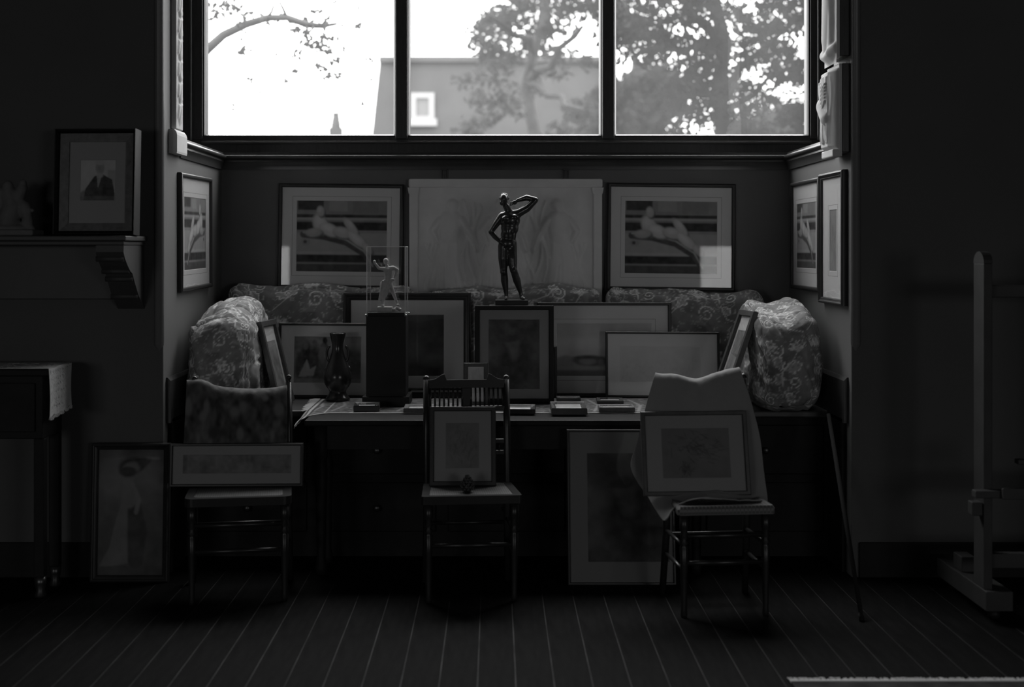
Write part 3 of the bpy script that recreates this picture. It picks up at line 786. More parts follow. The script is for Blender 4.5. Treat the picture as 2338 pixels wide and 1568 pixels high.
# ---- painted contents (plain, generic)
def pv_hall(seed, flip=False, w_=150, h_=115):
    """generic monochrome photograph: pale rounded masses on a sloping couch before dark panelling"""
    a = w_/h_; c = Cv(w_, h_, 0.30, a)
    c.rect(0, 0.80, 1, 1, 0.34); c.rect(0.02, 0.86, 0.3, 1, 0.10); c.rect(0.36, 0.84, 0.56, 1, 0.42); c.rect(0.62, 0.82, 0.9, 1, 0.30)
    c.rect(0, 0.76, 1, 0.80, 0.08); c.rect(0, 0.72, 1, 0.755, 0.46); c.rect(0, 0.58, 1, 0.70, 0.07); c.rect(0, 0.555, 1, 0.58, 0.38)
    c.rect(0, 0.25, 1, 0.55, 0.44)
    c.rect(0, 0.24, 1, 0.29, 0.50); c.rect(0, 0.14, 1, 0.24, 0.07); c.rect(0, 0.11, 1, 0.14, 0.32); c.rect(0, 0, 1, 0.11, 0.12)
    m = (lambda x: 1-x) if flip else (lambda x: x)
    # couch: sweeping dark slab
    up = [(0.08, 0.52), (0.3, 0.50), (0.55, 0.42), (0.75, 0.26), (0.84, 0.06)]
    c.limb([(m(x), y) for x, y in up], [0.045, 0.05, 0.05, 0.045, 0.03], 0.12)
    c.line([(m(x), y+0.03) for x, y in up], 0.012, 0.5)
    c.limb([(m(0.10), 0.42), (m(0.12), 0.42)], [0.05, 0.05], 0.38); c.limb([(m(0.10), 0.42), (m(0.105), 0.42)], [0.022, 0.022], 0.1)
    # draped pale masses
    rgx = np.random.default_rng(seed)
    for (x, y, rx, ry, an, v) in ((0.26, 0.66, 0.10, 0.15, 20, 0.62), (0.36, 0.60, 0.15, 0.085, -25, 0.66), (0.50, 0.55, 0.14, 0.075, -12, 0.58), (0.60, 0.63, 0.055, 0.15, 40, 0.6), (0.66, 0.46, 0.17, 0.065, -38, 0.64), (0.78, 0.33, 0.10, 0.05, -48, 0.55), (0.2, 0.55, 0.12, 0.06, 5, 0.48), (0.27, 0.84, 0.055, 0.075, 10, 0.55)):
        dx, dy = rgx.normal(0, 0.008, 2); s_ = -1 if flip else 1
        c.ell(m(x)+dx+0.012*s_, y+dy-0.018, rx*1.03, ry*1.05, 0.16, an*s_, 0.3); c.ell(m(x)+dx, y+dy, rx, ry, v, an*s_, 0.35); c.ell(m(x)+dx-0.01*s_, y+dy+ry*0.25, rx*0.55, ry*0.45, v*1.25, an*s_, 0.9, 0.7)
    c.noise(14, 0.03, seed); c.blur(1); return c
def pv_group(seed, w_=110, h_=76):
    a = w_/h_; c = Cv(w_, h_, 0.30, a); c.noise(5, 0.08, seed)
    c.ell(0.8, 0.95, 0.5, 0.2, 0.5, -15, 0.8); c.ell(0.5, 0.85, 0.3, 0.12, 0.42, 0, 0.9)
    for (x, y, rx, ry, v) in ((0.2, 0.5, 0.12, 0.35, 0.08), (0.32, 0.45, 0.12, 0.38, 0.12), (0.1, 0.35, 0.1, 0.3, 0.14), (0.62, 0.4, 0.07, 0.4, 0.16), (0.9, 0.35, 0.2, 0.15, 0.2)):
        c.ell(x, y, rx, ry, v, 0, 0.5)
    c.limb([(0.42, 0.12), (0.43, 0.45), (0.45, 0.78)], [0.07, 0.09, 0.08], 0.20); c.ell(0.43, 0.62, 0.09, 0.16, 0.33, -8, 0.4); c.ell(0.46, 0.9, 0.05, 0.07, 0.05, 0, 0.3)
    c.poly([(0.08, 0.14), (0.2, 0.52), (0.25, 0.30), (0.34, 0.38), (0.3, 0.16)], 0.52); c.poly([(0.5, 0.14), (0.56, 0.34), (0.62, 0.2)], 0.5)
    c.ell(0.18, 0.78, 0.06, 0.07, 0.28, 0, 0.5); c.ell(0.31, 0.85, 0.05, 0.06, 0.22, 0, 0.5)
    c.rect(0, 0, 1, 0.1, 0.38, 0.7); c.noise(16, 0.05, seed+1); return c.blur(1)
def pv_sea(w_=140, h_=82):
    a = w_/h_; c = Cv(w_, h_, 0.62, a)
    c.noise(3.0, 0.05, 4); c.ell(0.5, 0.62, 0.7, 0.12, 0.72, 0, 0.9); c.ell(0.85, 0.52, 0.4, 0.1, 0.5, 8, 0.9)
    c.poly([(0, 0.34), (0.1, 0.40), (0.2, 0.36), (0.62, 0.38), (0.8, 0.46), (1, 0.62), (1, 0.1), (0, 0.1)], 0.40)
    c.ell(0.36, 0.30, 0.33, 0.10, 0.16, -2, 0.25); c.ell(0.33, 0.28, 0.15, 0.06, 0.36, 0, 0.5); c.ell(0.47, 0.27, 0.05, 0.06, 0.32, 0, 0.5); c.ell(0.3, 0.36, 0.2, 0.03, 0.12, 0, 0.5)
    c.rect(0, 0.12, 1, 0.2, 0.45, 0.8); c.rect(0, 0, 1, 0.12, 0.22); c.noise(9, 0.03, 8); return c.blur(2)
def pv_pale(w_=130, h_=64):
    a = w_/h_; c = Cv(w_, h_, 0.72, a); rg_ = np.random.default_rng(5)
    for i in range(260):
        x, y = rg_.uniform(0.03, 0.95), rg_.uniform(0.06, 0.75); y *= (0.5+0.5*x)
        L = rg_.uniform(0.02, 0.09); an = rg_.normal(1.4, 0.5); c.line([(x, y), (x+L*0.5*math.cos(an), y+L*math.sin(an))], 0.006, 0.52, 0.35)
    c.noise(7, 0.035, 5); return c.blur(1)
def pv_dark(seed, w_=90, h_=120, base=0.14, fig=True):
    a = w_/h_; c = Cv(w_, h_, base, a); c.noise(3.5, base*0.35, seed)
    if fig:
        c.ell(0.55, 0.42, 0.22, 0.30, base*0.55, 0, 0.6); c.ell(0.6, 0.3, 0.25, 0.18, base*0.6, 0, 0.6); c.ell(0.47, 0.66, 0.10, 0.08, base*1.35, 0, 0.6); c.ell(0.5, 0.55, 0.08, 0.12, base*1.2, 15, 0.8)
        c.ell(0.45, 0.72, 0.13, 0.05, base*0.7, 10, 0.5)
    c.noise(11, base*0.25, seed+4); return c.blur(1)
def pv_sketch(seed, w_=110, h_=90, base=0.20, dark=0.08):
    a = w_/h_; c = Cv(w_, h_, base, a); rg_ = np.random.default_rng(seed); c.noise(4, base*0.12, seed)
    for i in range(90):
        x, y = rg_.normal(0.48, 0.17), rg_.normal(0.62, 0.12); L = rg_.uniform(0.05, 0.2); an = rg_.normal(-0.3, 0.5)
        c.line([(x, y), (x+L*math.cos(an)/a, y+L*math.sin(an))], 0.006, dark, 0.6)
    for i in range(40):
        x, y = rg_.normal(0.34, 0.05), rg_.normal(0.15, 0.08); L = rg_.uniform(0.03, 0.1); an = rg_.normal(1.2, 0.6)
        c.line([(x, y), (x+L*math.cos(an)/a, y+L*math.sin(an))], 0.007, dark, 0.6)
    return c.blur(1)
def pv_upright(seed, w_=72, h_=100, base=0.16, n=70, dark=0.07):
    a = w_/h_; c = Cv(w_, h_, base, a); rg_ = np.random.default_rng(seed); c.noise(4, base*0.15, seed)
    for i in range(n):
        x, y = rg_.normal(0.5, 0.2), rg_.normal(0.45, 0.22); L = rg_.uniform(0.05, 0.2); an = rg_.normal(1.5, 0.35)
        c.line([(x, y), (x+L*math.cos(an)/a, y+L*math.sin(an))], 0.009, dark, 0.4)
    return c.blur(1)
def pv_portrait(w_=80, h_=90):
    a = w_/h_; c = Cv(w_, h_, 0.62, a); c.rect(0.76, 0.25, 0.98, 0.75, 0.40, 0.7); c.poly([(0.0, 0.0), (0.0, 0.2), (0.2, 0.3), (0.3, 0.0)], 0.3); c.blur(4)
    c.poly([(0.1, 0.0), (0.16, 0.30), (0.40, 0.60), (0.62, 0.64), (0.88, 0.52), (0.96, 0.2), (0.95, 0.0)], 0.10)
    c.ell(0.55, 0.80, 0.11, 0.16, 0.42, 0, 0.3); c.ell(0.55, 0.93, 0.12, 0.07, 0.55, 0, 0.4); c.ell(0.52, 0.78, 0.03, 0.05, 0.36, 0, 0.6)
    c.poly([(0.46, 0.62), (0.50, 0.30), (0.60, 0.60)], 0.45); c.ell(0.55, 0.62, 0.08, 0.06, 0.52, 0, 0.4)
    c.rect(0, 0, 1, 0.12, 0.22, 0.6); c.noise(10, 0.04, 3); return c.blur(1)
def pv_lady(w_=90, h_=150):
    a = w_/h_; c = Cv(w_, h_, 0.13, a); c.noise(3.5, 0.035, 3); c.ell(0.3, 0.75, 0.2, 0.2, 0.20, 0, 0.9); c.ell(0.8, 0.8, 0.15, 0.2, 0.19, 0, 0.9)
    c.poly([(0.36, 0.58), (0.58, 0.58), (0.62, 0.3), (0.55, 0.1), (0.02, 0.06), (0.18, 0.22), (0.28, 0.45)], 0.21)
    c.limb([(0.55, 0.56), (0.6, 0.35), (0.58, 0.12)], [0.06, 0.09, 0.07], 0.09); c.limb([(0.46, 0.74), (0.47, 0.6)], [0.05, 0.07], 0.22); c.limb([(0.52, 0.72), (0.62, 0.6), (0.58, 0.5)], [0.02, 0.02, 0.02], 0.25)
    c.ell(0.52, 0.87, 0.13, 0.065, 0.06, 10, 0.3); c.ell(0.50, 0.85, 0.08, 0.05, 0.20, 10, 0.4); c.ell(0.70, 0.90, 0.06, 0.035, 0.08, 20, 0.4); c.ell(0.45, 0.82, 0.08, 0.04, 0.05, 0, 0.4)
    c.rect(0, 0, 1, 0.07, 0.1, 0.6); c.noise(12, 0.025, 6); return c.blur(1)
def pv_strip(w_=150, h_=30):
    a = w_/h_; c = Cv(w_, h_, 0.22, a); rg_ = np.random.default_rng(6)
    for i in range(24): c.ell(rg_.uniform(0, 1), rg_.uniform(0.2, 0.8), rg_.uniform(0.05, 0.25), rg_.uniform(0.1, 0.5), rg_.uniform(0.15, 0.28), 0, 0.7)
    c.noise(6, 0.04, 6); return c.blur(1)
def pv_hills(w_=80, h_=110):
    a = w_/h_; c = Cv(w_, h_, 0.12, a); c.poly([(0, 0.95), (0.4, 0.86), (1, 0.93), (1, 1), (0, 1)], 0.16); c.noise(4, 0.035, 12); c.ell(0.3, 0.45, 0.2, 0.2, 0.17, 30, 0.8); c.ell(0.75, 0.25, 0.2, 0.1, 0.19, 0, 0.8); c.noise(12, 0.02, 13); return c.blur(1)

D2R = math.radians
# --- on the walls of the bay
def wall_pic(px0, py0, px1, py1, s):
    return (px1-px0)/s, (py1-py0)/s, ((px0+px1)/2-VX)/s, PZ(py1, s)
sB = FPX/(YB-0.035)
W_, H_, X_, Z_ = wall_pic(633, 419, 920, 660, sB)
frame('framed_print', 'dark-framed photograph of a reclining form on the back wall, behind the acrylic case', W_, H_, 0.022, 0.022, pv_hall(1), (0.12, 0.135, 0.895, 0.87), (X_, YB-0.050, Z_), D2R(1.5), 0, D2R(0.6), 'round', lines=True, group='framed photographs hung in the bay')
W_, H_, X_, Z_ = wall_pic(1384, 418, 1678, 664, sB)
frame('framed_print', 'dark-framed photograph of a reclining form on the back wall, right of the plaster relief', W_, H_, 0.022, 0.022, pv_hall(2), (0.115, 0.13, 0.885, 0.865), (X_, YB-0.050, Z_), D2R(1.5), 0, D2R(0.7), 'round', lines=True, group='framed photographs hung in the bay')
# left side wall: faces +x
frame('framed_print', 'dark-framed photograph hung on the left wall of the bay', 0.645, 0.575, 0.022, 0.024, pv_hall(3, True), (0.12, 0.15, 0.88, 0.83), (XL+0.026, 6.28, 1.292), 0, D2R(90), -D2R(0.6), 'round', lines=True, group='framed photographs hung in the bay')
frame('framed_print', 'dark-framed photograph deepest on the right wall of the bay, next to the corner', 0.585, 0.572, 0.022, 0.024, pv_hall(4), (0.13, 0.17, 0.87, 0.82), (XR-0.026, 6.50, 1.283), 0, -D2R(90), 0, 'round', lines=True, group='framed photographs hung in the bay')
frame('framed_print', 'beaded dark frame with a narrow upright print on the right wall, nearest the opening', 0.42, 0.632, 0.030, 0.030, pv_upright(31, 60, 120, 0.34, 90, 0.2), (0.33, 0.22, 0.68, 0.74), (XR-0.032, 5.972, 1.233), 0, -D2R(90), 0, 'step', m=M_fdark, lines=True, group='framed photographs hung in the bay')

# --- standing on the window seat and the table
ZR = ZT + 0.007
def stand(px0, ptop, px1, pbot, lean, z=ZR):
    s = S(pbot, z); W = (px1-px0)/s; Y = FPX/s
    # height of a leaning board seen from the camera
    H = (pbot-ptop)/s
    for _ in range(6):
        Yt = Y + H*math.sin(lean); zt = HC - (ptop-VY)*Yt/FPX; H = (zt-z)/math.cos(lean)
    return W, H, (((px0+px1)/2-VX)/s, Y, z)
def standing(name, label, box, lean, fw, d, cv, win, prof='flat', m=None, mount=None, rz=0, roll=0, group='pictures propped on the window seat', z=ZR, lip=None, lines=False):
    W, H, loc = stand(*box, D2R(lean), z)
    return frame(name, label, W, H, fw, d, cv, win, loc, D2R(lean), D2R(rz), D2R(roll), prof, m, mount, lines, True, group, lip=lip)
standing('framed_picture', 'wide dark frame with a pale mount behind the black pedestal', (782, 668, 1075, 903), 3, 0.040, 0.03, pv_hills(), (0.42, 0.13, 0.83, 0.84), 'step', M_fdark, z=ZT)
standing('framed_picture', 'thin-framed print of a crowd of figures, half behind the two-handled vase', (632, 737, 858, 908), 6.5, 0.014, 0.02, pv_group(3), (0.135, 0.17, 0.865, 0.85), 'flat', M_fdark, roll=0.3, z=ZT+0.002)
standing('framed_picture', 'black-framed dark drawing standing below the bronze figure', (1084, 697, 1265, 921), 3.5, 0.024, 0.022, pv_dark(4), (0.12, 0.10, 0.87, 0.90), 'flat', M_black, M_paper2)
standing('framed_picture', 'pale-mounted landscape with an overturned boat, right of the black frame', (1227, 690, 1535, 905), 4, 0.017, 0.02, pv_sea(), (0.125, 0.19, 0.87, 0.80), 'flat', M_fdark, z=ZT, lines=True)
standing('framed_picture', 'thin-framed faint pencil drawing standing behind the cloth-draped chair', (1383, 757, 1645, 908), 7, 0.012, 0.018, pv_pale(), (0.11, 0.22, 0.85, 0.80), 'flat', M_fdark, roll=0.4, z=ZT+0.0025)
standing('framed_picture', 'narrow dark frame edge showing beside the black-framed drawing', (1185, 790, 1272, 910), 2, 0.014, 0.018, pv_dark(9, 50, 60, 0.2), (0.15, 0.15, 0.85, 0.85), 'flat', M_fdark, z=ZT)
standing('framed_picture', 'tiny dark frame with a small white card at the foot of the black frame', (1059, 828, 1114, 926), 6, 0.020, 0.014, pv_upright(8, 30, 40, 0.66, 6, 0.3), (0.0, 0.25, 1.0, 1.0), 'flat', M_fmid)
# two pictures leaning sideways on the bolsters
t = frame('framed_picture', 'picture tipped against the left bolster, seen almost edge on', 0.27, 0.43, 0.030, 0.024, pv_dark(14, 40, 60, 0.30, False), (0.1, 0.1, 0.9, 0.8), (0, 0, 0), 0, 0, 0, 'flat', M_fmid, group='pictures propped on the window seat')
t.matrix_basis = Matrix.Translation((PX(652, 462), 6.245, ZT+0.009)) @ Matrix.Rotation(D2R(84), 4, 'Z') @ Matrix.Rotation(-D2R(13.5), 4, 'X')
t = frame('framed_picture', 'picture tipped against the right bolster, seen almost edge on', 0.22, 0.50, 0.030, 0.024, pv_dark(15, 40, 60, 0.30, False), (0.1, 0.2, 0.9, 0.84), (0, 0, 0), 0, 0, 0, 'flat', M_fmid, group='pictures propped on the window seat')
t.matrix_basis = Matrix.Translation((PX(1632, 468), 6.12, ZT+0.011)) @ Matrix.Rotation(-D2R(82), 4, 'Z') @ Matrix.Rotation(-D2R(19.5), 4, 'X')

# --- little frames lying flat on the table runner
def lying(label, px0, px1, pback, pfront, rz=0, thick=0.022, m=None, prof='slope', fw=0.024, tilt=4):
    s = S(pfront, ZR); W = (px1-px0)/s; Y0 = FPX/s; Y1 = FPX/S(pback, ZR+thick)
    H = min(max(Y1-Y0, 0.06), 0.30)
    t = frame('small_frame', label, W, H, min(fw, H*0.3, W*0.3), thick, Cv(24, 24, 0.6).noise(4, 0.1, int(px0)), None, (0, 0, 0), 0, 0, 0, prof, m or M_fmid, glass=True, yfac=0.22, group='small frames lying on the table runner')
    t.matrix_basis = Matrix.Translation((((px0+px1)/2-VX)/s, Y0, ZR+thick+0.001)) @ Matrix.Rotation(D2R(rz), 4, 'Z') @ Matrix.Rotation(-D2R(90-tilt), 4, 'X')
    return t
lying('small dark frame lying before the two-handled vase', 807, 866, 921, 939, 3, 0.026, M_fdark)
lying('small pale frame lying left of the spindle-back chair', 921, 990, 926, 942, 0, 0.020, M_fgilt)
lying('small frame lying just right of the spindle-back chair', 1150, 1222, 927, 945, -3, 0.022, M_fdark)
lying('thick dark frame lying at the table edge, largest of the small frames', 1259, 1341, 922, 947, 0, 0.030, M_fmid)
lying('small frame lying against the foot of the landscape picture', 1271, 1326, 907, 918, 0, 0.020, M_fmid)
lying('small thin frame lying below the pale drawing, further back', 1363, 1424, 910, 921, -2, 0.014, M_fmid, 'flat', 0.02)
lying('stepped pale-edged frame lying next to the cloth-draped chair', 1368, 1450, 925, 941, 1, 0.024, M_fgilt, 'step')
sb = S(908, ZR)
bx = thing('box', 'flat black box lying behind the spindle-back chair', 'box', (PX(995, sb), FPX/sb+0.03, ZR))
MB().bbox(-0.13, 0.13, -0.03, 0.05, 0, 0.024, 0.003).build('body', M_black, bx); MB().bbox(-0.133, 0.133, -0.033, 0.053, 0.024, 0.032, 0.003).build('lid', M_black, bx)

# ------------------------------------------------------------------ plaster relief panel on the back wall
M_plast = mat('plaster', 0.80, 0.8, 0.2, noise=0.06, nscale=10)
M_plast2 = mat('white_plaster', 0.66, 0.75, 0.2, noise=0.05, nscale=12)
sP = FPX/(YB-0.06)
pw, ph = (1376-933)/sP, 0.72
pz = PZ(408, sP)-ph
rp = thing('relief_panel', 'large framed plaster relief of two draped figures hung behind the bronze figure', 'relief', (PX(1154.5, sP), YB-0.024, pz))
MB().bbox(-pw/2+0.01, pw/2-0.01, -0.005, 0.022, 0.01, ph-0.01, 0.004).build('slab', M_plast, rp)
MB().bbox(-pw/2, pw/2, -0.034, 0.022, ph-0.048, ph, 0.008).build('top_moulding', M_plast, rp)
MB().bbox(-pw/2, pw/2, -0.034, 0.022, 0, 0.05, 0.008).build('bottom_moulding', M_plast, rp)
for s_ in (-1, 1):
    xa = s_*(pw/2-0.026)
    p_ = MB().bbox(xa-0.024, xa+0.024, -0.030, 0.022, 0.05, ph-0.075, 0.006).build('pilaster', M_plast, rp)
    MB().prism([(xa-0.026, ph-0.082), (xa+0.026, ph-0.082), (xa+0.032*(1 if s_ > 0 else 1), ph-0.048), (xa-0.032, ph-0.048)], 'y', -0.033, 0.02).build('capital', M_plast, p_)
def relief_cv(w_, h_, asp):
    c = Cv(w_, h_, 0.0, asp)
    def draped(x, sgn):
        # generic robed figure: head, trunk, skirt of folds, swirling veil
        c.dome([(x+0.01*sgn, 0.845), (x+0.01*sgn, 0.835)], [0.052, 0.05], 0.8)
        c.dome([(x, 0.80), (x, 0.70)], [0.04, 0.085], 0.6); c.dome([(x, 0.70), (x-0.01*sgn, 0.56)], [0.10, 0.085], 0.9)
        for i in range(7):
            f = (i-3)/3; c.dome([(x-0.01*sgn+f*0.035, 0.56), (x-0.01*sgn+f*0.055-0.02*sgn, 0.33), (x+f*0.085-0.03*sgn, 0.12)], [0.022, 0.034, 0.03], 0.75-0.2*abs(f))
        c.dome([(x-0.01*sgn, 0.54), (x-0.02*sgn, 0.3)], [0.085, 0.10], 0.55)
        c.dome([(x+0.055*sgn, 0.71), (x+0.115*sgn, 0.58), (x+0.14*sgn, 0.45)], [0.038, 0.032, 0.024], 0.8)
        c.dome([(x-0.06*sgn, 0.71), (x-0.105*sgn, 0.62), (x-0.075*sgn, 0.52)], [0.036, 0.03, 0.022], 0.6)
        for k in range(4):
            ph_ = k*0.9; pts = [(x+0.07*sgn+0.03*k*sgn+0.035*math.sin(t*5+ph_)*sgn, 0.88-0.02*k-t*0.68) for t in np.linspace(0, 1, 14)]
            c.dome(pts, [0.012]*14, 0.30)
        for k in range(3):
            pts = [(x-0.09*sgn-0.02*k*sgn-0.02*math.sin(t*6+k)*sgn, 0.5-t*0.4) for t in np.linspace(0, 1, 10)]
            c.dome(pts, [0.012]*10, 0.25)
        for k in range(5):
            c.dome([(x+(k-2)*0.04, 0.14), (x+(k-2)*0.055+0.02, 0.08)], [0.03, 0.02], 0.4)
    draped(0.19, 1); draped(0.80, -1); draped(0.47, 1)
    c.noise(18, 0.02, 2); return c.blur(2)
rw, rh = pw-0.10, ph-0.098
rc = relief_cv(230, 150, rw/rh)
hgt = rc.a
mb = MB(); xs = np.linspace(-rw/2, rw/2, 230); zs = np.linspace(0.05+rh, 0.05, 150)
mb.v = [(float(xs[i]), float(-0.006-0.052*max(0.0, hgt[j, i])), float(zs[j])) for j in range(150) for i in range(230)]
for j in range(149):
    o_ = j*230; mb.f += [(o_+i, o_+i+230, o_+i+231, o_+i+1) for i in range(229)]
mb.build('relief_figures', M_plast, rp, True)
# the straps it hangs from, up to the rail
for px_ in (1014, 1293):
    st = thing('hanging_strap', 'pair of thin dark hanging rods above the relief, %s' % ('left' if px_ < 1100 else 'right'), 'strap', (PX(px_, sP), YB-0.028, pz+ph), group='straps of the plaster relief')
    for dx_ in (-0.011, 0.011):
        MB().tube([(dx_, 0, -0.03), (dx_, 0.005, 0.055)], 0.0035, 8).build('rod', M_varn, st, True)
    MB().bbox(-0.015, 0.015, 0.0, 0.012, 0.048, 0.058, 0.002).build('hook', M_varn, st)

# ------------------------------------------------------------------ things on the table
M_bronze = mat('dark_bronze', 0.030, 0.28, 0.6, noise=0.3, nscale=30, coat=0.3)
M_vase = mat('dark_glaze', 0.03, 0.22, 0.6, noise=0.3, nscale=12)
M_edge = mat('acrylic_edge_glint', 0.9, 0.3, 0.5)  # whitish colour stands in for light caught in the clear edges
M_metal = mat('bright_metal_pin', 0.8, 0.25, 0.5, metallic=1.0)
M_stat = mat('grey_patinated_plaster', 0.5, 0.5, 0.4, noise=0.2, nscale=40)

sV = S(913, ZR); YV = FPX/sV
vs0 = thing('vase', 'dark glazed two-handled vase on the left of the table', 'vase', (PX(771, sV), YV, ZR))
def vp(py, wpx): return (wpx/2/sV, (915-py)/sV)
prof = [vp(915, 56), vp(911, 57), vp(907, 50), vp(901, 40), vp(895, 37), vp(890, 42), vp(884, 52), vp(876, 61), vp(866, 65.5), vp(856, 64), vp(844, 56), vp(832, 46), vp(820, 37), vp(808, 29), vp(798, 25), vp(788, 25.5), vp(778, 30), vp(768, 35.5), vp(763, 37), vp(762, 37)]
vm = MB().lathe([(0.001, prof[0][1])]+prof+[(prof[-1][0]-0.006, prof[-1][1]-0.004), (prof[-4][0]-0.007, prof[-4][1]), (0.012, prof[-6][1]-0.03)], 0, 0, 36, cap=False).build('body', M_vase, vs0, True)
for s_ in (-1, 1):
    pts = [(s_*(0.030+0.022*math.sin(a)+0.004), 0, (811-0)*0 + (915-810)/sV + 0.042*math.cos(a)) for a in np.linspace(0.25, math.pi-0.1, 14)]
    MB().tube(pts, 0.0065, 10).build('handle', M_vase, vs0, True)
    MB().tube([(s_*0.055, 0, (915-838)/sV), (s_*0.064, 0, (915-846)/sV), (s_*0.066, 0, (915-856)/sV)], [0.007, 0.006, 0.003], 8).build('lug', M_vase, vs0, True)

sQ = 462.0; YQ = FPX/sQ
qx = PX(881, sQ); qz = PZ(722, sQ)
pd = thing('display_pedestal', 'tall matt black pedestal under the acrylic case', 'pedestal', (qx, YQ+0.10, ZR))
MB().bbox(-0.116, 0.116, -0.115, 0.115, 0, 0.046, 0.002).build('base', M_black, pd)
MB().bbox(-0.098, 0.098, -0.098, 0.098, 0.046, qz-ZR, 0.0015).build('shaft', M_black, pd)
cs_ = thing('display_case', 'clear acrylic display case on the black pedestal', 'display case', (qx, YQ+0.10, qz))
h_ = (722-564)/sQ; a_ = 0.0945
MB().bbox(-a_+0.004, a_-0.004, -a_+0.004, a_-0.004, 0.0005, 0.018, 0.001).build('base', M_black, cs_)
MB().box(-a_, a_, -a_, -a_+0.003, 0.0, h_).build('pane', M_acry, cs_); MB().box(-a_, a_, a_-0.003, a_, 0.0, h_).build('pane', M_acry, cs_)
MB().box(-a_, -a_+0.003, -a_+0.003, a_-0.003, 0.0, h_).build('pane', M_acry, cs_); MB().box(a_-0.003, a_, -a_+0.003, a_-0.003, 0.0, h_).build('pane', M_acry, cs_)
MB().box(-a_, a_, -a_, a_, h_, h_+0.003).build('pane', M_acry, cs_)
e = 0.0015
for sx_ in (-1, 1):
    for sy_ in (-1, 1):
        MB().box(sx_*a_-e, sx_*a_+e, sy_*a_-e, sy_*a_+e, 0, h_+0.003).build('edge_glint', M_edge, cs_)
        MB().lathe([(0.003, 0.0), (0.0055, 0.002), (0.0055, 0.009), (0.003, 0.011)], sx_*(a_+0.004), sy_*(a_+0.004), 12).build('corner_pin', M_metal, cs_, True)
for s_ in (-1, 1):
    MB().box(-a_, a_, s_*a_-e, s_*a_+e, h_+0.001, h_+0.0035).build('edge_glint', M_edge, cs_); MB().box(s_*a_-e, s_*a_+e, -a_, a_, h_+0.001, h_+0.0035).build('edge_glint', M_edge, cs_)
# small figure inside the case
sF = FPX/(YQ+0.10); zF = qz+0.0185
sf = thing('statuette', 'small grey statuette of a striding draped figure inside the acrylic case', 'statuette', (PX(884, sF), YQ+0.10, zF))
def q_(px, py, y=0.0): return ((px-884)/sF, y, (717-py)/sF)
MB().bbox(q_(862, 0)[0], q_(896, 0)[0], -0.03, 0.03, 0.0, q_(0, 706)[2], 0.002).build('plinth', M_stat, sf)
lm = [((q_(881, 602)), (0.0135, 0.0145, 0.0165)), (q_(883, 612, 0.002), 0.009, q_(885, 618, 0.002), 0.010),
      (q_(879, 621), 0.013, q_(897, 618), 0.013), (q_(886, 624), 0.020, q_(886, 637, 0.002), 0.019), (q_(886, 637), 0.018, q_(884, 650), 0.018),
      (q_(877, 620, -0.004), 0.010, q_(866, 618, -0.02), 0.008), (q_(866, 618, -0.02), 0.0078, q_(856, 605, -0.024), 0.006), (q_(856, 603, -0.024), (0.008, 0.008, 0.009)),
      (q_(899, 617), 0.010, q_(907, 622, 0.012), 0.008), (q_(907, 622, 0.012), 0.008, q_(899, 640, 0.004), 0.006), (q_(899, 641, 0.002), (0.008, 0.007, 0.007)),
      (q_(880, 652, 0.0), 0.016, q_(875, 680, -0.006), 0.013), (q_(875, 680, -0.006), 0.012, q_(874, 703, 0.004), 0.007), (q_(874, 704, -0.004), (0.010, 0.016, 0.006)),
      (q_(890, 654, 0.0), 0.015, q_(898, 676, 0.006), 0.010), (q_(898, 676, 0.006), 0.010, q_(907, 700, 0.012), 0.006), (q_(908, 702, 0.006), (0.009, 0.014, 0.006))]
link('figure', fuse(lm, 0.0024, 3), M_stat, sf, True)
dr = []
for k in range(7):
    t0 = k/6; dr.append((q_(874+t0*20, 648-3*math.sin(t0*3), -0.012+0.004*(k % 2)), 0.006, q_(866+t0*16, 690-t0*8, -0.010+0.006*(k % 2)), 0.0045))
dr += [(q_(872, 652), 0.010, q_(869, 690, 0.0), 0.008), (q_(880, 646, -0.01), 0.008, q_(898, 644, -0.006), 0.007), (q_(898, 644, 0.0), 0.007, q_(906, 632, 0.01), 0.006), (q_(906, 632, 0.01), 0.006, q_(901, 622, 0.014), 0.004)]
link('drapery', fuse(dr, 0.0024, 2), M_stat, sf, True)
rk = [(q_(900+6*i, 712-3*(i % 2), -0.01+0.008*(i % 3)), (0.010, 0.010, 0.009)) for i in range(3)]
link('rock', fuse(rk, 0.003, 1), M_stat, sf, False)

# bronze standing figure (plain generic stand-in) on a hidden plinth behind the black frame
YZ = 6.42; sZ = FPX/YZ; zb_ = PZ(696, sZ)
bp = thing('plinth', 'dark wooden plinth behind the black-framed drawing, carrying the bronze', 'plinth', (PX(1168, sZ), YZ-0.005, ZR))
MB().bbox(-0.105, 0.105, -0.062, 0.062, 0, zb_-ZR-0.012, 0.003).build('shaft', M_wood, bp); MB().bbox(-0.115, 0.115, -0.066, 0.066, zb_-ZR-0.012, zb_-ZR, 0.003).build('cap', M_wood, bp)
bz = thing('bronze_statuette', 'dark bronze statuette of a standing nude with one elbow raised, before the plaster relief', 'statuette', (PX(1168, sZ), YZ, zb_))
MB().bbox(-0.084, 0.084, -0.06, 0.06, 0, 0.027, 0.003).build('base', M_bronze, bz)
def b_(px, py, y=0.0): return ((px-1168)/sZ, y, (696-py)/sZ)
k_ = 1/sZ
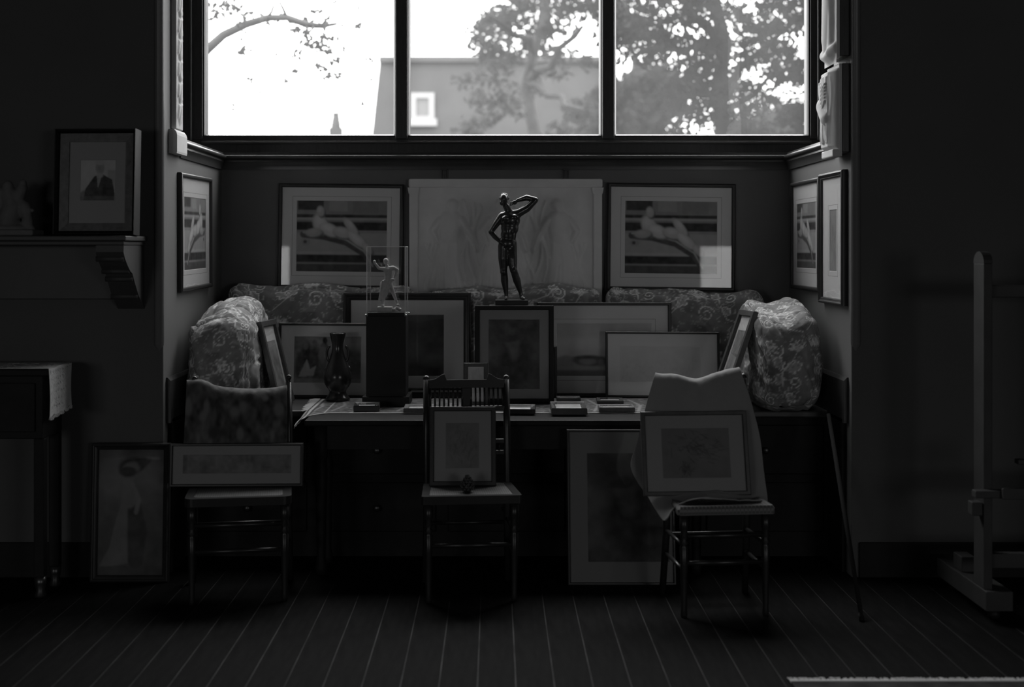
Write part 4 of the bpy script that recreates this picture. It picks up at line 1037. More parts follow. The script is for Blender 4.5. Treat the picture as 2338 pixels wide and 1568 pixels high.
lm = [  # head, neck
    (b_(1150, 455, -0.012), (0.0215, 0.025, 0.029)), (b_(1146, 463, -0.024), (0.012, 0.012, 0.016)), (b_(1154, 468, -0.002), 0.0165, b_(1162, 482, 0.002), 0.020),
    # trunk
    (b_(1147, 494, 0.0), 0.024, b_(1183, 487, 0.002), 0.025), (b_(1165, 503, 0.0), (0.052, 0.037, 0.048)), (b_(1164, 520, 0.0), (0.046, 0.034, 0.046)), (b_(1161, 537, 0.0), (0.041, 0.031, 0.045)), (b_(1159, 556, 0.003), (0.048, 0.036, 0.042)),
    (b_(1155, 499, -0.025), (0.021, 0.014, 0.015)), (b_(1174, 496, -0.024), (0.021, 0.014, 0.015)), (b_(1161, 527, -0.022), (0.020, 0.012, 0.034)),
    (b_(1151, 567, 0.018), (0.026, 0.026, 0.026)), (b_(1168, 565, 0.018), (0.026, 0.026, 0.026)),
    # standing leg
    (b_(1149, 562, 0.002), 0.029, b_(1149, 590, -0.004), 0.0275), (b_(1149, 590, -0.004), 0.0275, b_(1150, 618, -0.004), 0.0195), (b_(1150, 620, -0.007), (0.0195, 0.020, 0.020)),
    (b_(1151, 622, 0.0), 0.0190, b_(1152, 640, 0.006), 0.0205), (b_(1152, 640, 0.006), 0.0205, b_(1156, 671, 0.004), 0.0110), (b_(1156, 671, 0.004), 0.0110, b_(1156, 680, 0.004), 0.0115), (b_(1156, 680, 0.004), 0.0115, b_(1155, 682, -0.032), 0.0085),
    # free leg, knee bent outwards
    (b_(1168, 562, 0.002), 0.029, b_(1169, 590, -0.010), 0.0275), (b_(1169, 590, -0.010), 0.0275, b_(1172, 616, -0.016), 0.0195), (b_(1173, 618, -0.020), (0.0195, 0.020, 0.020)),
    (b_(1174, 621, -0.012), 0.0190, b_(1180, 640, -0.004), 0.0205), (b_(1180, 640, -0.004), 0.0205, b_(1189, 669, 0.002), 0.0110), (b_(1189, 669, 0.002), 0.0110, b_(1191, 679, 0.002), 0.0115), (b_(1191, 679, 0.002), 0.0115, b_(1196, 682, -0.030), 0.0085),
    # raised arm, elbow out, hand behind the neck
    (b_(1183, 487, 0.0), 0.0235, b_(1203, 476, 0.004), 0.0205), (b_(1203, 476, 0.004), 0.0205, b_(1223, 457, 0.008), 0.0145), (b_(1223, 456, 0.008), 0.0150, b_(1203, 451, 0.020), 0.0160), (b_(1203, 451, 0.020), 0.0160, b_(1182, 457, 0.024), 0.0100), (b_(1175, 462, 0.024), (0.014, 0.010, 0.012)),
    # other arm bent, hand resting on the hip
    (b_(1146, 494, 0.0), 0.0225, b_(1133, 511, 0.004), 0.0185), (b_(1133, 511, 0.004), 0.0185, b_(1121, 529, 0.008), 0.0140), (b_(1121, 529, 0.008), 0.0145, b_(1130, 540, 0.0), 0.0145), (b_(1130, 540, 0.0), 0.0145, b_(1141, 551, -0.014), 0.0095), (b_(1144, 553, -0.018), (0.012, 0.009, 0.012))]
link('figure', fuse(lm, 0.0030, 8), M_bronze, bz, True)
hr = []
rg_ = np.random.default_rng(4)
for i in range(26):
    d = rg_.normal(size=3); d /= np.linalg.norm(d); d[2] = abs(d[2])*0.9+0.05; d[1] = d[1]*0.8+0.25; c0 = np.array(b_(1151, 455, -0.006))
    hr.append((tuple(c0+d*np.array([0.021, 0.024, 0.028])), (0.0075, 0.0075, 0.0075)))
link('hair', fuse(hr, 0.0022, 1), M_bronze, bz, True)
# fingers of the resting hand and toes
fg = []
for i in range(4): fg.append((b_(1144+i*1.6, 551+i*1.5, -0.026), 0.0034, b_(1149+i*1.4, 558+i*1.2, -0.030), 0.0028))
fg.append((b_(1141, 549, -0.024), 0.0036, b_(1143, 544, -0.030), 0.003))
for i in range(4): fg.append((b_(1172-i*0.4, 460+i*2.2, 0.022), 0.0034, b_(1166-i*0.4, 461+i*2.4, 0.024), 0.0028))
link('fingers', fuse(fg, 0.0014, 1), M_bronze, bz, True)

# ------------------------------------------------------------------ table runner with fringe
def rug_cv(w_, h_, asp):
    c = Cv(w_, h_, 0.16, asp); rg_ = np.random.default_rng(9); c.noise(30, 0.06, 3)
    for i in range(700):
        x, y = rg_.random(), rg_.random(); wd = rg_.uniform(0.004, 0.02); c.rect(x, y, x+wd*0.5, y+wd*1.3, rg_.choice([0.06, 0.30, 0.42, 0.1, 0.5]), 0.75)
    for k in range(18): c.line([(k/18+0.01, 0.1), (k/18+0.03, 0.5), (k/18+0.01, 0.9)], 0.012, 0.42, 0.6)
    c.rect(0, 0, 1, 0.035, 0.6); c.rect(0, 0.05, 1, 0.07, 0.08); c.rect(0, 0.965, 1, 1, 0.6)
    c.rect(0, 0, 0.008, 1, 0.1); c.rect(0.008, 0, 0.014, 1, 0.55); c.rect(0.014, 0, 0.02, 1, 0.1); c.rect(0.05, 0, 0.054, 1, 0.5)
    return c
rX0, rX1 = -0.905, 0.98
nu, nv = 300, 70
rcv = rug_cv(nu+1, nv+1, 3.0)
M_rug = mat('woven_runner', 0.3, 0.95, 0.05, attr=True, bump=0.3, bscale=300)
M_fringe = mat('pale_fringe', 0.6, 0.9, 0.1)
def rug_p(u, v):
    x_ = rX0+(rX1-rX0)*u
    yf = 5.93 - 0.17*max(0, 1-(x_-rX0)/0.12)**1.6 + 0.003*math.sin(x_*40)
    yb = 6.50 - 0.0*u + 0.004*math.sin(x_*23)
    if x_ < rX0+0.12: yb -= 0.03*(1-(x_-rX0)/0.12)
    y_ = yf+(yb-yf)*v
    z_ = ZT+0.0045
    over = max(0.0, (tx0+0.004)-x_)              # hangs past the end of the table, where no seat lies under it
    if over > 0 and y_ < 6.04: z_ -= over*0.35*min(1.0, (6.04-y_)/0.12)
    return x_, y_, z_
rn = thing('table_runner', 'fringed patterned table runner lying on the table', 'runner', ((rX0+rX1)/2, 6.2, ZT))
off = Vector(rn.location)
mb = MB(); mb.grid(lambda u, v: Vector(rug_p(u, v))-off, nu, nv)
base_n = len(mb.v); mb.col = np.concatenate([rcv.a[::-1].ravel(), rcv.a[::-1].ravel()])
lo = [(p[0], p[1], p[2]-0.004) for p in mb.v]; W1 = nu+1
mb.v += lo; mb.f += [tuple(base_n+i for i in reversed(f)) for f in mb.f[:]]
def rim(ids): mb.f.extend([(a, b, b+base_n, a+base_n) for a, b in zip(ids[:-1], ids[1:])])
rim(list(range(W1))); rim([nv*W1+i for i in reversed(range(W1))]); rim([j*W1 for j in reversed(range(nv+1))]); rim([j*W1+nu for j in range(nv+1)])
mb.build('weave', M_rug, rn, True)
mb = MB()
for i in range(170):
    v = (i+0.5)/170; p = Vector(rug_p(0, v))-off; q = Vector(rug_p(0.01, v))-off; d = (p-q).normalized()
    L = random.uniform(0.03, 0.055); d2 = d + Vector((0, random.uniform(-0.35, 0.25), -0.35-random.random()*0.3)) if p.y+off.y < 6.05 else d + Vector((0, random.uniform(-0.3, 0.3), 0.0))
    e_ = p+d2.normalized()*L
    if p.y+off.y >= 6.03: e_.z = max(e_.z, p.z-0.001)
    mb.tube([p, p.lerp(e_, 0.5)+Vector((0, random.uniform(-0.004, 0.004), 0.002)), e_], [0.003, 0.0026, 0.0012], 4, cap=False)
fo = mb.build('fringe', M_fringe, rn); fo['kind'] = 'stuff'

# ------------------------------------------------------------------ chairs
M_chair = mat('ebonised_chair_wood', 0.022, 0.33, 0.5, noise=0.2, nscale=15)
def weave_mat(name, v0, v1, scale, rough=0.5):
    m = bpy.data.materials.new(name); m.use_nodes = True; t = m.node_tree; b = t.nodes['Principled BSDF']; b.inputs['Roughness'].default_value = rough
    co = nd(t, 'ShaderNodeTexCoord'); ch = nd(t, 'ShaderNodeTexChecker'); ch.inputs['Scale'].default_value = scale
    mp = nd(t, 'ShaderNodeMapping'); mp.inputs['Rotation'].default_value = (0, 0, 0.78); t.links.new(co.outputs['Object'], mp.inputs['Vector']); t.links.new(mp.outputs[0], ch.inputs['Vector'])
    ch.inputs['Color1'].default_value = (v0, v0, v0, 1); ch.inputs['Color2'].default_value = (v1, v1, v1, 1); t.links.new(ch.outputs['Color'], b.inputs['Base Color'])
    bp_ = nd(t, 'ShaderNodeBump'); bp_.inputs['Strength'].default_value = 0.6; bp_.inputs['Distance'].default_value = 0.003; t.links.new(ch.outputs['Fac'], bp_.inputs['Height']); t.links.new(bp_.outputs[0], b.inputs['Normal'])
    return m
M_cane = weave_mat('woven_cane', 0.06, 0.14, 150); M_rush = weave_mat('woven_rush', 0.10, 0.2, 90)
def turned(x_, y_, z0, z1, r):
    H = z1-z0; f = lambda a, b: (r*a, z0+H*b)
    return MB().lathe([f(0.6, 0), f(0.75, 0.03), f(0.62, 0.08), f(0.8, 0.5), f(0.95, 0.68), f(0.6, 0.70), f(1.05, 0.725), f(0.6, 0.75), f(0.95, 0.78), f(0.65, 0.82), f(1.0, 0.86), f(1.0, 1.0)], x_, y_, 14)
def seat_outline(wf, wr, d, r):
    """trapezoid seat with rounded front corners, counter-clockwise"""
    o = []
    for (cx_, cy_, a0) in ((-wf/2+r, -d/2+r, 180), (wf/2-r, -d/2+r, 270)):
        for k in range(6): a = math.radians(a0+18*k); o.append((cx_+r*math.cos(a), cy_+r*math.sin(a)))
    o += [(wr/2, d/2), (-wr/2, d/2)]; return o
def chair(label, loc, rz, wf, wr, d, zs, ztop, rake, kind, r_corner=0.012, seat_m=None, group='side chairs'):
    t = thing('side_chair', label, 'chair', loc, (0, 0, rz), group)
    ol = seat_outline(wf, wr, d, r_corner)
    inner = [(x_*0.84, y_*0.82) for x_, y_ in ol]
    if kind == 'rush':
        mb = MB(); n = len(ol)
        for (f, z_) in ((1.0, zs-0.035), (1.01, zs-0.012), (0.97, zs), (0.5, zs-0.006), (0.05, zs-0.010)): mb.v += [(x_*f, y_*f, z_) for x_, y_ in ol]
        for k in range(4): mb.f += [(k*n+i, k*n+(i+1) % n, (k+1)*n+(i+1) % n, (k+1)*n+i) for i in range(n)]
        mb.f += [tuple(reversed(range(n))), tuple(4*n+i for i in range(n))]
        mb.build('seat', seat_m or M_rush, t)
    else:
        n = len(ol); mb = MB(); mb.v = [(x_, y_, z_) for z_ in (zs-0.035, zs) for x_, y_ in ol] + [(x_, y_, z_) for z_ in (zs, zs-0.035) for x_, y_ in inner]
        for k in range(4):
            a_, b__ = k*n, ((k+1) % 4)*n; mb.f += [(a_+i, a_+(i+1) % n, b__+(i+1) % n, b__+i) for i in range(n)]
        mb.build('seat_frame', M_chair, t)
        MB().prism(inner, 'z', zs-0.010, zs-0.003).build('cane_panel', seat_m or M_cane, t)
    yf, yr = -d/2+0.03, d/2-0.015; xf, xr = wf/2-0.03, wr/2-0.012
    for s_ in (-1, 1):
        turned(s_*xf, yf, 0, zs-0.035, 0.019).build('leg', M_chair, t, True)
        # back post: splayed foot, upright, raked top with a domed end
        pts = [(s_*(xr+0.008), yr-0.0+0.055, 0), (s_*xr, yr+0.012, zs*0.6), (s_*xr, yr, zs), (s_*xr, yr+rake*0.35, zs+(ztop-zs)*0.5), (s_*xr, yr+rake, ztop-0.012)]
        MB().tube(pts, [0.014, 0.016, 0.0175, 0.016, 0.0145], 12).build('back_post', M_chair, t, True)
        if kind == 'cane_ball':
            MB().lathe([(0.006, 0), (0.008, 0.006), (0.005, 0.010), (0.010, 0.016), (0.013, 0.024), (0.010, 0.033), (0.002, 0.037)], s_*xr, yr+rake, 14).build('finial', M_chair, t, True).location = (0, 0, ztop-0.014)
        else:
            MB().lathe([(0.0155, 0), (0.0155, 0.006), (0.012, 0.013), (0.004, 0.018)], s_*xr, yr+rake, 14).build('finial', M_chair, t, True).location = (0, 0, ztop-0.018)
        for z_ in (0.19, 0.29):
            MB().tube([(s_*xf, yf, z_), (s_*xr, yr+0.02, z_)], 0.009, 10).build('side_rung', M_chair, t, True)
    for z_ in ((0.22, 0.33) if kind != 'spindle' else (0.24,)):
        MB().tube([(-xf, yf, z_), (0, yf, z_), (xf, yf, z_)], [0.009, 0.012, 0.009], 10).build('front_rung', M_chair, t, True)
    MB().tube([(-xr, yr+0.02, 0.27), (xr, yr+0.02, 0.27)], 0.009, 10).build('rear_rung', M_chair, t, True)
    t['_xr'] = xr; t['_yr'] = yr
    return t, xr, yr
def yb_at(yr, rake, zs, ztop, z): 
    f = (z-zs)/(ztop-zs); return yr + (rake*0.35*f/0.5 if f < 0.5 else rake*(0.35+0.65*(f-0.5)/0.5))

# middle chair: spindle back, cane seat
zs, ztop, rake = 0.455, 0.928, 0.055
chC, xr, yr = chair('ebonised spindle-back chair with cane seat before the middle of the table', (PX(1070, 540), 5.435, 0), D2R(5), 0.425, 0.385, 0.33, zs, ztop, rake, 'spindle')
mb = MB(); topz = 0.872; n = 40; up, dn = [], []
for i in range(n+1):
    x_ = -xr+2*xr*i/n; u = abs(x_)/xr
    hump = 0.026*math.exp(-((u-0.56)/0.10)**2) if u > 0.52 else 0.0
    hump = max(hump, 0.026*math.exp(-((u-0.56)/0.17)**2) if u >= 0.56 else hump)
    up.append((x_, topz+0.036+hump))
pl = [(x_, z_) for x_, z_ in up] + [(xr, topz), (-xr, topz)]
yb0 = yb_at(yr, rake, zs, ztop, 0.89)
MB().prism(pl, 'y', yb0-0.009, yb0+0.009).build('top_rail', M_chair, chC)
ybl = yb_at(yr, rake, zs, ztop, 0.775)
MB().bbox(-xr, xr, ybl-0.009, ybl+0.009, 0.768, 0.792, 0.003).build('back_rail', M_chair, chC)
for z_ in (0.635, 0.585):
    y_ = yb_at(yr, rake, zs, ztop, z_); MB().bbox(-xr, xr, y_-0.008, y_+0.008, z_-0.010, z_+0.010, 0.003).build('back_rail', M_chair, chC)
for i in range(17):
    x_ = -xr*0.90+1.80*xr*i/16
    if i == 8: MB().bbox(x_-0.020, x_+0.020, -0.004, 0.004, 0, topz-0.788, 0.002).build('splat', M_chair, chC).location = (0, (yb0+ybl)/2, 0.788); continue
    MB().tube([(x_, ybl, 0.790), (x_, yb0, topz+0.002)], [0.0045, 0.0045], 8).build('spindle', M_chair, chC, True)
for i in range(9):
    x_ = -xr*0.8+1.6*xr*i/8; y0_, y1_ = yb_at(yr, rake, zs, ztop, 0.595), yb_at(yr, rake, zs, ztop, 0.625)
    MB().tube([(x_, y0_, 0.593), (x_, y1_, 0.627)], 0.0045, 8).build('spindle', M_chair, chC, True)
# left chair: cane seat with rounded corners, ball finials
zs2, zt2 = 0.450, 0.905
chL, xr2, yr2 = chair('cane-seat chair with ball finials under the patterned throw, on the left', (-1.108, 5.425, 0), D2R(9), 0.445, 0.44, 0.34, zs2, zt2, 0.05, 'cane_ball', 0.035)
for z_ in (0.84, 0.70, 0.56):
    y_ = yb_at(yr2, 0.05, zs2, zt2, z_); MB().bbox(-xr2, xr2, y_-0.008, y_+0.008, z_-0.02, z_+0.02, 0.004).build('back_rail', M_chair, chL)
# right chair: rush seat
zs3, zt3 = 0.455, 0.955
chR, xr3, yr3 = chair('rush-seat chair under the heavy pale cloth, on the right', (PX(1645, 556), 5.225, 0), D2R(5), 0.400, 0.375, 0.33, zs3, zt3, 0.055, 'rush')
for z_ in (0.90, 0.76, 0.62):
    y_ = yb_at(yr3, 0.055, zs3, zt3, z_); MB().bbox(-xr3, xr3, y_-0.008, y_+0.008, z_-0.02, z_+0.02, 0.004).build('back_rail', M_chair, chR)
for o in (chL, chC, chR):
    for k in ('_xr', '_yr'): del o[k]

# ---- draped cloths from a net of control points
def cr(p0, p1, p2, p3, t): return 0.5*((2*p1)+(-p0+p2)*t+(2*p0-5*p1+4*p2-p3)*t*t+(-p0+3*p1-3*p2+p3)*t**3)
def net(ctrl, nu, nv):
    """Catmull-Rom surface through a rows x cols net of points"""
    A = np.array(ctrl, float)
    def interp(B, n):
        m = B.shape[0]; o = []
        for i in range(n+1):
            f = i/n*(m-1); k = min(int(f), m-2); t = f-k
            g = lambda q: B[min(max(q, 0), m-1)]
            o.append(cr(g(k-1), g(k), g(k+1), g(k+2), t))
        return np.array(o)
    R = interp(A, nv); R = interp(R.transpose(1, 0, 2), nu).transpose(1, 0, 2); return R       # nv+1, nu+1, 3
def cloth(name, label, cat, ctrl, nu, nv, m, amp, seed, thick=0.004, cv=None, freq=(9, 9, 6)):
    R = net(ctrl, nu, nv); base = R.mean((0, 1)); base[2] = R[..., 2].min()
    du = np.gradient(R, axis=1); dv = np.gradient(R, axis=0); N = np.cross(du, dv); N /= np.linalg.norm(N, axis=2)[..., None]+1e-9
    nz = fbm(R*np.array(freq), 4, seed)*amp
    R = R + N*nz[..., None] - base
    fr = R.reshape(-1, 3); bk = (R-N*thick).reshape(-1, 3); n0 = len(fr); W1 = nu+1
    mb = MB(); mb.v = [tuple(x_) for x_ in np.concatenate([fr, bk]).tolist()]
    q = [(j*W1+i, j*W1+i+1, (j+1)*W1+i+1, (j+1)*W1+i) for j in range(nv) for i in range(nu)]
    mb.f = q + [tuple(n0+i for i in reversed(f)) for f in q]
    for ids in (list(range(W1)), [nv*W1+i for i in range(W1)], [j*W1 for j in range(nv+1)], [j*W1+nu for j in range(nv+1)]):
        mb.f += [(a, b, b+n0, a+n0) for a, b in zip(ids[:-1], ids[1:])]
    if cv is not None: mb.col = np.concatenate([cv.ravel(), cv.ravel()])
    o = mb.build(name, m, None, True); o.location = base
    return tag(o, label, cat)
M_throw = mat('dark_tapestry', 0.08, 0.85, 0.2, attr=True, bump=0.2, bscale=300, sheen=0.2)
M_linen = mat('heavy_pale_linen', 0.28, 0.85, 0.2, bump=0.25, bscale=350, noise=0.06, nscale=8, sheen=0.2)
# throw over the left chair: rear flap, over the top rail, front sheet down to the picture
Yb2 = 5.615
top = [(426, 874), (462, 875), (500, 889), (540, 893), (585, 892), (625, 893), (656, 886)]
def yk(i): return (i/6-0.5)*0.062
rows = []
rows.append([P(px, py+150, Yb2+0.045+yk(i)) for i, (px, py) in enumerate(top)]); rows.append([P(px, py+40, Yb2+0.045+yk(i)) for i, (px, py) in enumerate(top)])
rows.append([P(px, py-1, Yb2+0.018+yk(i)) for i, (px, py) in enumerate(top)]); rows.append([P(px, py+3, Yb2-0.024+yk(i)) for i, (px, py) in enumerate(top)])
for dy_ in (45, 95, 145, 200): rows.append([P(px-0.05*dy_*(1-i/6), 880+dy_, Yb2-0.042-0.00018*dy_+yk(i)+0.003*math.sin(i*2.2+dy_)) for i, (px, py) in enumerate(top)])
nu_, nv_ = 110, 90
tcv = Cv(nu_+1, nv_+1, 0.10); tcv.noise(9, 0.05, 5); tcv.noise(26, 0.06, 8)
for i in range(26): tcv.ell(random.random(), random.random()*0.55, random.uniform(0.02, 0.05), random.uniform(0.02, 0.05), random.choice([0.05, 0.18, 0.2]), 0, 0.5)
thr = cloth('throw', 'dark patterned throw folded over the back of the left chair', 'throw', rows, nu_, nv_, M_throw, 0.006, 3, 0.004, tcv.blur(1).a)
# pale cloth over the right chair
Yb3 = 5.385
def row(pts): return [P(px, py, Y) for px, py, Y in pts]
rows = [row([(1482, 1030, Yb3+0.085), (1540, 1030, Yb3+0.09), (1590, 1030, Yb3+0.09), (1640, 1030, Yb3+0.09), (1700, 1030, Yb3+0.085)]),
        row([(1492, 910, Yb3+0.075), (1540, 910, Yb3+0.08), (1590, 912, Yb3+0.08), (1640, 910, Yb3+0.08), (1695, 908, Yb3+0.075)]),
        row([(1497, 853, Yb3+0.035), (1540, 859, Yb3+0.04), (1592, 868, Yb3+0.04), (1640, 859, Yb3+0.04), (1689, 850, Yb3+0.035)]),
        row([(1492, 866, Yb3-0.005), (1540, 864, Yb3-0.018), (1592, 874, Yb3-0.022), (1640, 864, Yb3-0.018), (1693, 858, Yb3-0.005)]),
        row([(1474, 930, Yb3-0.02), (1535, 925, Yb3-0.045), (1595, 930, Yb3-0.05), (1650, 925, Yb3-0.045), (1716, 925, Yb3-0.02)]),
        row([(1456, 1005, Yb3-0.03), (1525, 1010, Yb3-0.055), (1595, 1015, Yb3-0.06), (1660, 1010, Yb3-0.055), (1735, 1005, Yb3-0.03)]),
        row([(1440, 1062, Yb3-0.06), (1510, 1090, Yb3-0.075), (1595, 1095, Yb3-0.08), (1665, 1090, Yb3-0.07), (1744, 1085, Yb3-0.06)]),
        row([(1462, 1110, Yb3-0.09), (1502, 1140, Yb3-0.16), (1595, 1131, Yb3-0.20), (1665, 1130, Yb3-0.19), (1749, 1150, Yb3-0.12)]),
        row([(1505, 1165, Yb3-0.19), (1518, 1188, Yb3-0.26), (1560, 1142, Yb3-0.29), (1660, 1138, Yb3-0.26), (1738, 1141, Yb3-0.24)])]
cl_ = cloth('cloth', 'heavy pale cloth hanging over the back of the right chair', 'cloth', rows, 110, 150, M_linen, 0.010, 7, 0.004, None, (7, 7, 4))

M_paper3 = mat('shaded_mount_card', 0.34, 0.85, 0.2)  # mount card in a darker tone: weaker light on the chairs put into colour
# ---- pictures on the chairs and the floor
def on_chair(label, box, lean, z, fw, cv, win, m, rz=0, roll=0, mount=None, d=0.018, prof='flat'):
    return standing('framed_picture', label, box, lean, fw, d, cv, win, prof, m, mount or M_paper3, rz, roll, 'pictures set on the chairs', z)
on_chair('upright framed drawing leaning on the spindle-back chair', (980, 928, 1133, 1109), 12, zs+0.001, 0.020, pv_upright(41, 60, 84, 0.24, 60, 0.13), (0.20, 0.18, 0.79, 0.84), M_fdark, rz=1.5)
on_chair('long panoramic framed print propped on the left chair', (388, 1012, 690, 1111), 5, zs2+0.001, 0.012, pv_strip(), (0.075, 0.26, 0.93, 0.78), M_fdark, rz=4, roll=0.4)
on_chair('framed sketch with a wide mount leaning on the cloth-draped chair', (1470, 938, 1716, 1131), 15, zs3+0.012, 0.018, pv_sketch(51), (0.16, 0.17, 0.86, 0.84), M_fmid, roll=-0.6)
standing('framed_picture', 'large framed dark portrait standing on the floor under the table', (1297, 980, 1545, 1336), 9.6, 0.012, 0.02, pv_dark(61, 80, 110, 0.10), (0.17, 0.13, 0.97, 0.86), 'flat', M_fdark, mat('shaded_mount_board', 0.22, 0.85, 0.2), group='pictures standing on the floor', z=0.0)  # mount painted darker for the shade under the table
standing('framed_painting', 'painting of a lady in a broad hat standing on the floor by the left wall', (203, 1012, 383, 1330), 3.0, 0.030, 0.03, pv_lady(), None, 'step', M_fdark, group='pictures standing on the floor', z=0.0)

# pine cone on the middle chair
sC = S(1124, zs); pcn = thing('pine_cone', 'pine cone standing on the cane seat of the spindle-back chair', 'pine cone', (PX(1067, sC), FPX/sC+0.02, zs-0.003))
MB().lathe([(0.008, 0), (0.018, 0.006), (0.022, 0.022), (0.017, 0.042), (0.005, 0.058)], 0, 0, 14).build('core', M_chair, pcn, True)
mb0 = MB().add([(0, 0, 0), (0.012, -0.008, 0.006), (0.019, 0, 0.012), (0.012, 0.008, 0.006), (0.013, 0, 0.001)], [(0, 1, 4), (0, 4, 3), (1, 2, 4), (4, 2, 3), (0, 3, 2, 1)])
M_cone = mat('pine_cone_scale', 0.06, 0.6, 0.3); me0 = None
for r_ in range(6):
    for i in range(9):
        a = 2*math.pi*(i+0.5*(r_ % 2))/9; zz_ = 0.006+r_*0.0095; rr = [0.014, 0.019, 0.019, 0.016, 0.011, 0.005][r_]
        if me0 is None: o = mb0.build('cone_scale', M_cone, pcn); me0 = o.data
        else:
            o = bpy.data.objects.new('cone_scale', me0); C.objects.link(o); o.parent = pcn
        o.location = (rr*math.cos(a), rr*math.sin(a), zz_); o.rotation_euler = (0, -0.25-0.12*r_, a)

# ------------------------------------------------------------------ plaster casts on the piers of the bay
def cast_panel(mb_h, nY, nZ, Y0, Y1, Z0, Z1, xface, sgn, depth):
    """height field standing on a side wall; sgn +1 faces +x, -1 faces -x"""
    mb = MB(); h, w_ = mb_h.shape
    eu = np.clip(np.minimum(np.arange(w_), w_-1-np.arange(w_))/(w_*0.22), 0, 1)**0.6; ev = np.clip(np.minimum(np.arange(h), h-1-np.arange(h))/(h*0.05), 0, 1)**0.6
    mb_h = np.maximum(mb_h, 0)*eu[None, :]*ev[:, None]-0.02
    for j in range(h):
        for i in range(w_):
            y_ = Y0+(Y1-Y0)*i/(w_-1); z_ = Z1+(Z0-Z1)*j/(h-1); mb.v.append((xface+sgn*depth*float(mb_h[j, i]), y_, z_))
    for j in range(h-1):
        mb.f += [(j*w_+i, j*w_+i+1, (j+1)*w_+i+1, (j+1)*w_+i) for i in range(w_-1)]
    return mb
def drapery_cv(w_, h_, asp, seed):
    c = Cv(w_, h_, 0.0, asp); rg_ = np.random.default_rng(seed)
    c.dome([(0.5, 0.84), (0.5, 0.62), (0.45, 0.22)], [0.17, 0.23, 0.19], 0.75); c.dome([(0.30, 0.86), (0.62, 0.88)], [0.10, 0.10], 0.7); c.dome([(0.30, 0.56), (0.62, 0.40)], [0.15, 0.13], 1.0)
    for k in range(13):
        x0 = 0.08+0.84*k/12; pts = [(x0+0.3*(0.5-t)*math.sin(k*1.7+t*3)*0.6, 0.90-0.80*t) for t in np.linspace(0, 1, 12)]
        c.dome(pts, [0.010+0.018*math.sin(math.pi*t) for t in np.linspace(0.05, 0.95, 12)], 0.45, 0.38-0.03*abs(k-6))
    for k in range(6): c.dome([(0.3, 0.85-0.02*k), (0.5, 0.74-0.05*k), (0.72, 0.82-0.04*k)], [0.01, 0.018, 0.01], 0.3, 0.62)
    return c.blur(1).a
sR = FPX/5.72
z0_, z1_ = PZ(357, sR), PZ(142, sR)
xs_ = 1.578
ca = thing('plaster_cast', 'white plaster cast of swirling drapery on the right pier, lower of two', 'plaster cast', (XR, 5.83, z0_), group='plaster casts on the right pier')
MB().bbox(xs_-XR, xs_-XR+0.014, -0.108, 0.10, 0, z1_-z0_-0.004, 0.003).build('slab', M_plast2, ca)
MB().bbox(xs_-XR+0.014, -0.0012, -0.11, 0.10, 0.02, z1_-z0_-0.004, 0.003).build('backing_box', M_wood, ca)
mbc = cast_panel(drapery_cv(60, 130, 0.48, 3), 0, 0, 0.10, -0.105, 0.03, z1_-z0_-0.02, xs_-XR-0.001, -1, 0.066); mbc.build('drapery', M_plast2, ca, True)
MB().bbox(xs_-XR-0.03, xs_-XR+0.012, -0.106, 0.09, 0, 0.035, 0.006).build('ledge', M_plast2, ca)
ca = thing('plaster_cast', 'white plaster cast of a smooth figure on the right pier, upper of two', 'plaster cast', (XR, 5.83, z1_), group='plaster casts on the right pier')
H2 = 0.72
MB().bbox(xs_-XR-0.012, xs_-XR+0.004, -0.108, 0.10, 0.02, H2, 0.003).build('slab', M_plast2, ca)
MB().bbox(xs_-XR+0.004, -0.0012, -0.11, 0.10, 0.03, H2, 0.003).build('backing_box', M_wood, ca)
c = Cv(50, 140, 0.0, 0.3); c.dome([(0.5, 0.95), (0.55, 0.55), (0.45, 0.18)], [0.08, 0.11, 0.09], 0.9); c.dome([(0.35, 0.7), (0.3, 0.3), (0.35, 0.06)], [0.03, 0.045, 0.05], 0.7); c.dome([(0.7, 0.5), (0.75, 0.3), (0.65, 0.06)], [0.02, 0.03, 0.05], 0.6); c.dome([(0.05, 0.09), (0.5, 0.05), (0.95, 0.10)], [0.04, 0.05, 0.04], 0.9)
cast_panel(c.blur(2).a, 0, 0, 0.10, -0.105, 0.0, H2-0.01, xs_-XR-0.013, -1, 0.04).build('figure', M_plast2, ca, True)
# carved upright strip and its corbel on the left pier
ca = thing('plaster_strip', 'tall carved white plaster strip on the left pier', 'plaster cast', (XL, 5.90, 2.062))
MB().bbox(0.0012, 0.026, -0.062, 0.062, 0, 1.25, 0.003).build('slab', M_plast2, ca)
c = Cv(24, 240, 0.0, 0.1); rg_ = np.random.default_rng(2)
for k in range(12):
    y_ = 0.03+k*0.082; c.dome([(0.5, y_), (0.52, y_+0.05)], [0.022, 0.012], 0.9); c.dome([(0.2, y_+0.01), (0.35, y_+0.045), (0.75, y_+0.06)], [0.010, 0.014, 0.008], 0.7); c.dome([(0.8, y_), (0.65, y_+0.03)], [0.012, 0.010], 0.6)
c.noise(60, 0.10, 3)
cast_panel(c.a, 0, 0, -0.056, 0.056, 0.01, 1.24, 0.0265, 1, 0.012).build('carving', M_plast2, ca, True)
co_ = thing('corbel', 'small white plaster corbel under the carved strip', 'corbel', (XL, 5.893, 1.943))
MB().prism([(0.0012, 0), (0.038, 0), (0.040, 0.010), (0.040, 0.085), (0.036, 0.10), (0.026, 0.112), (0.0012, 0.112)], 'y', -0.095, 0.094).build('block', M_plast2, co_)

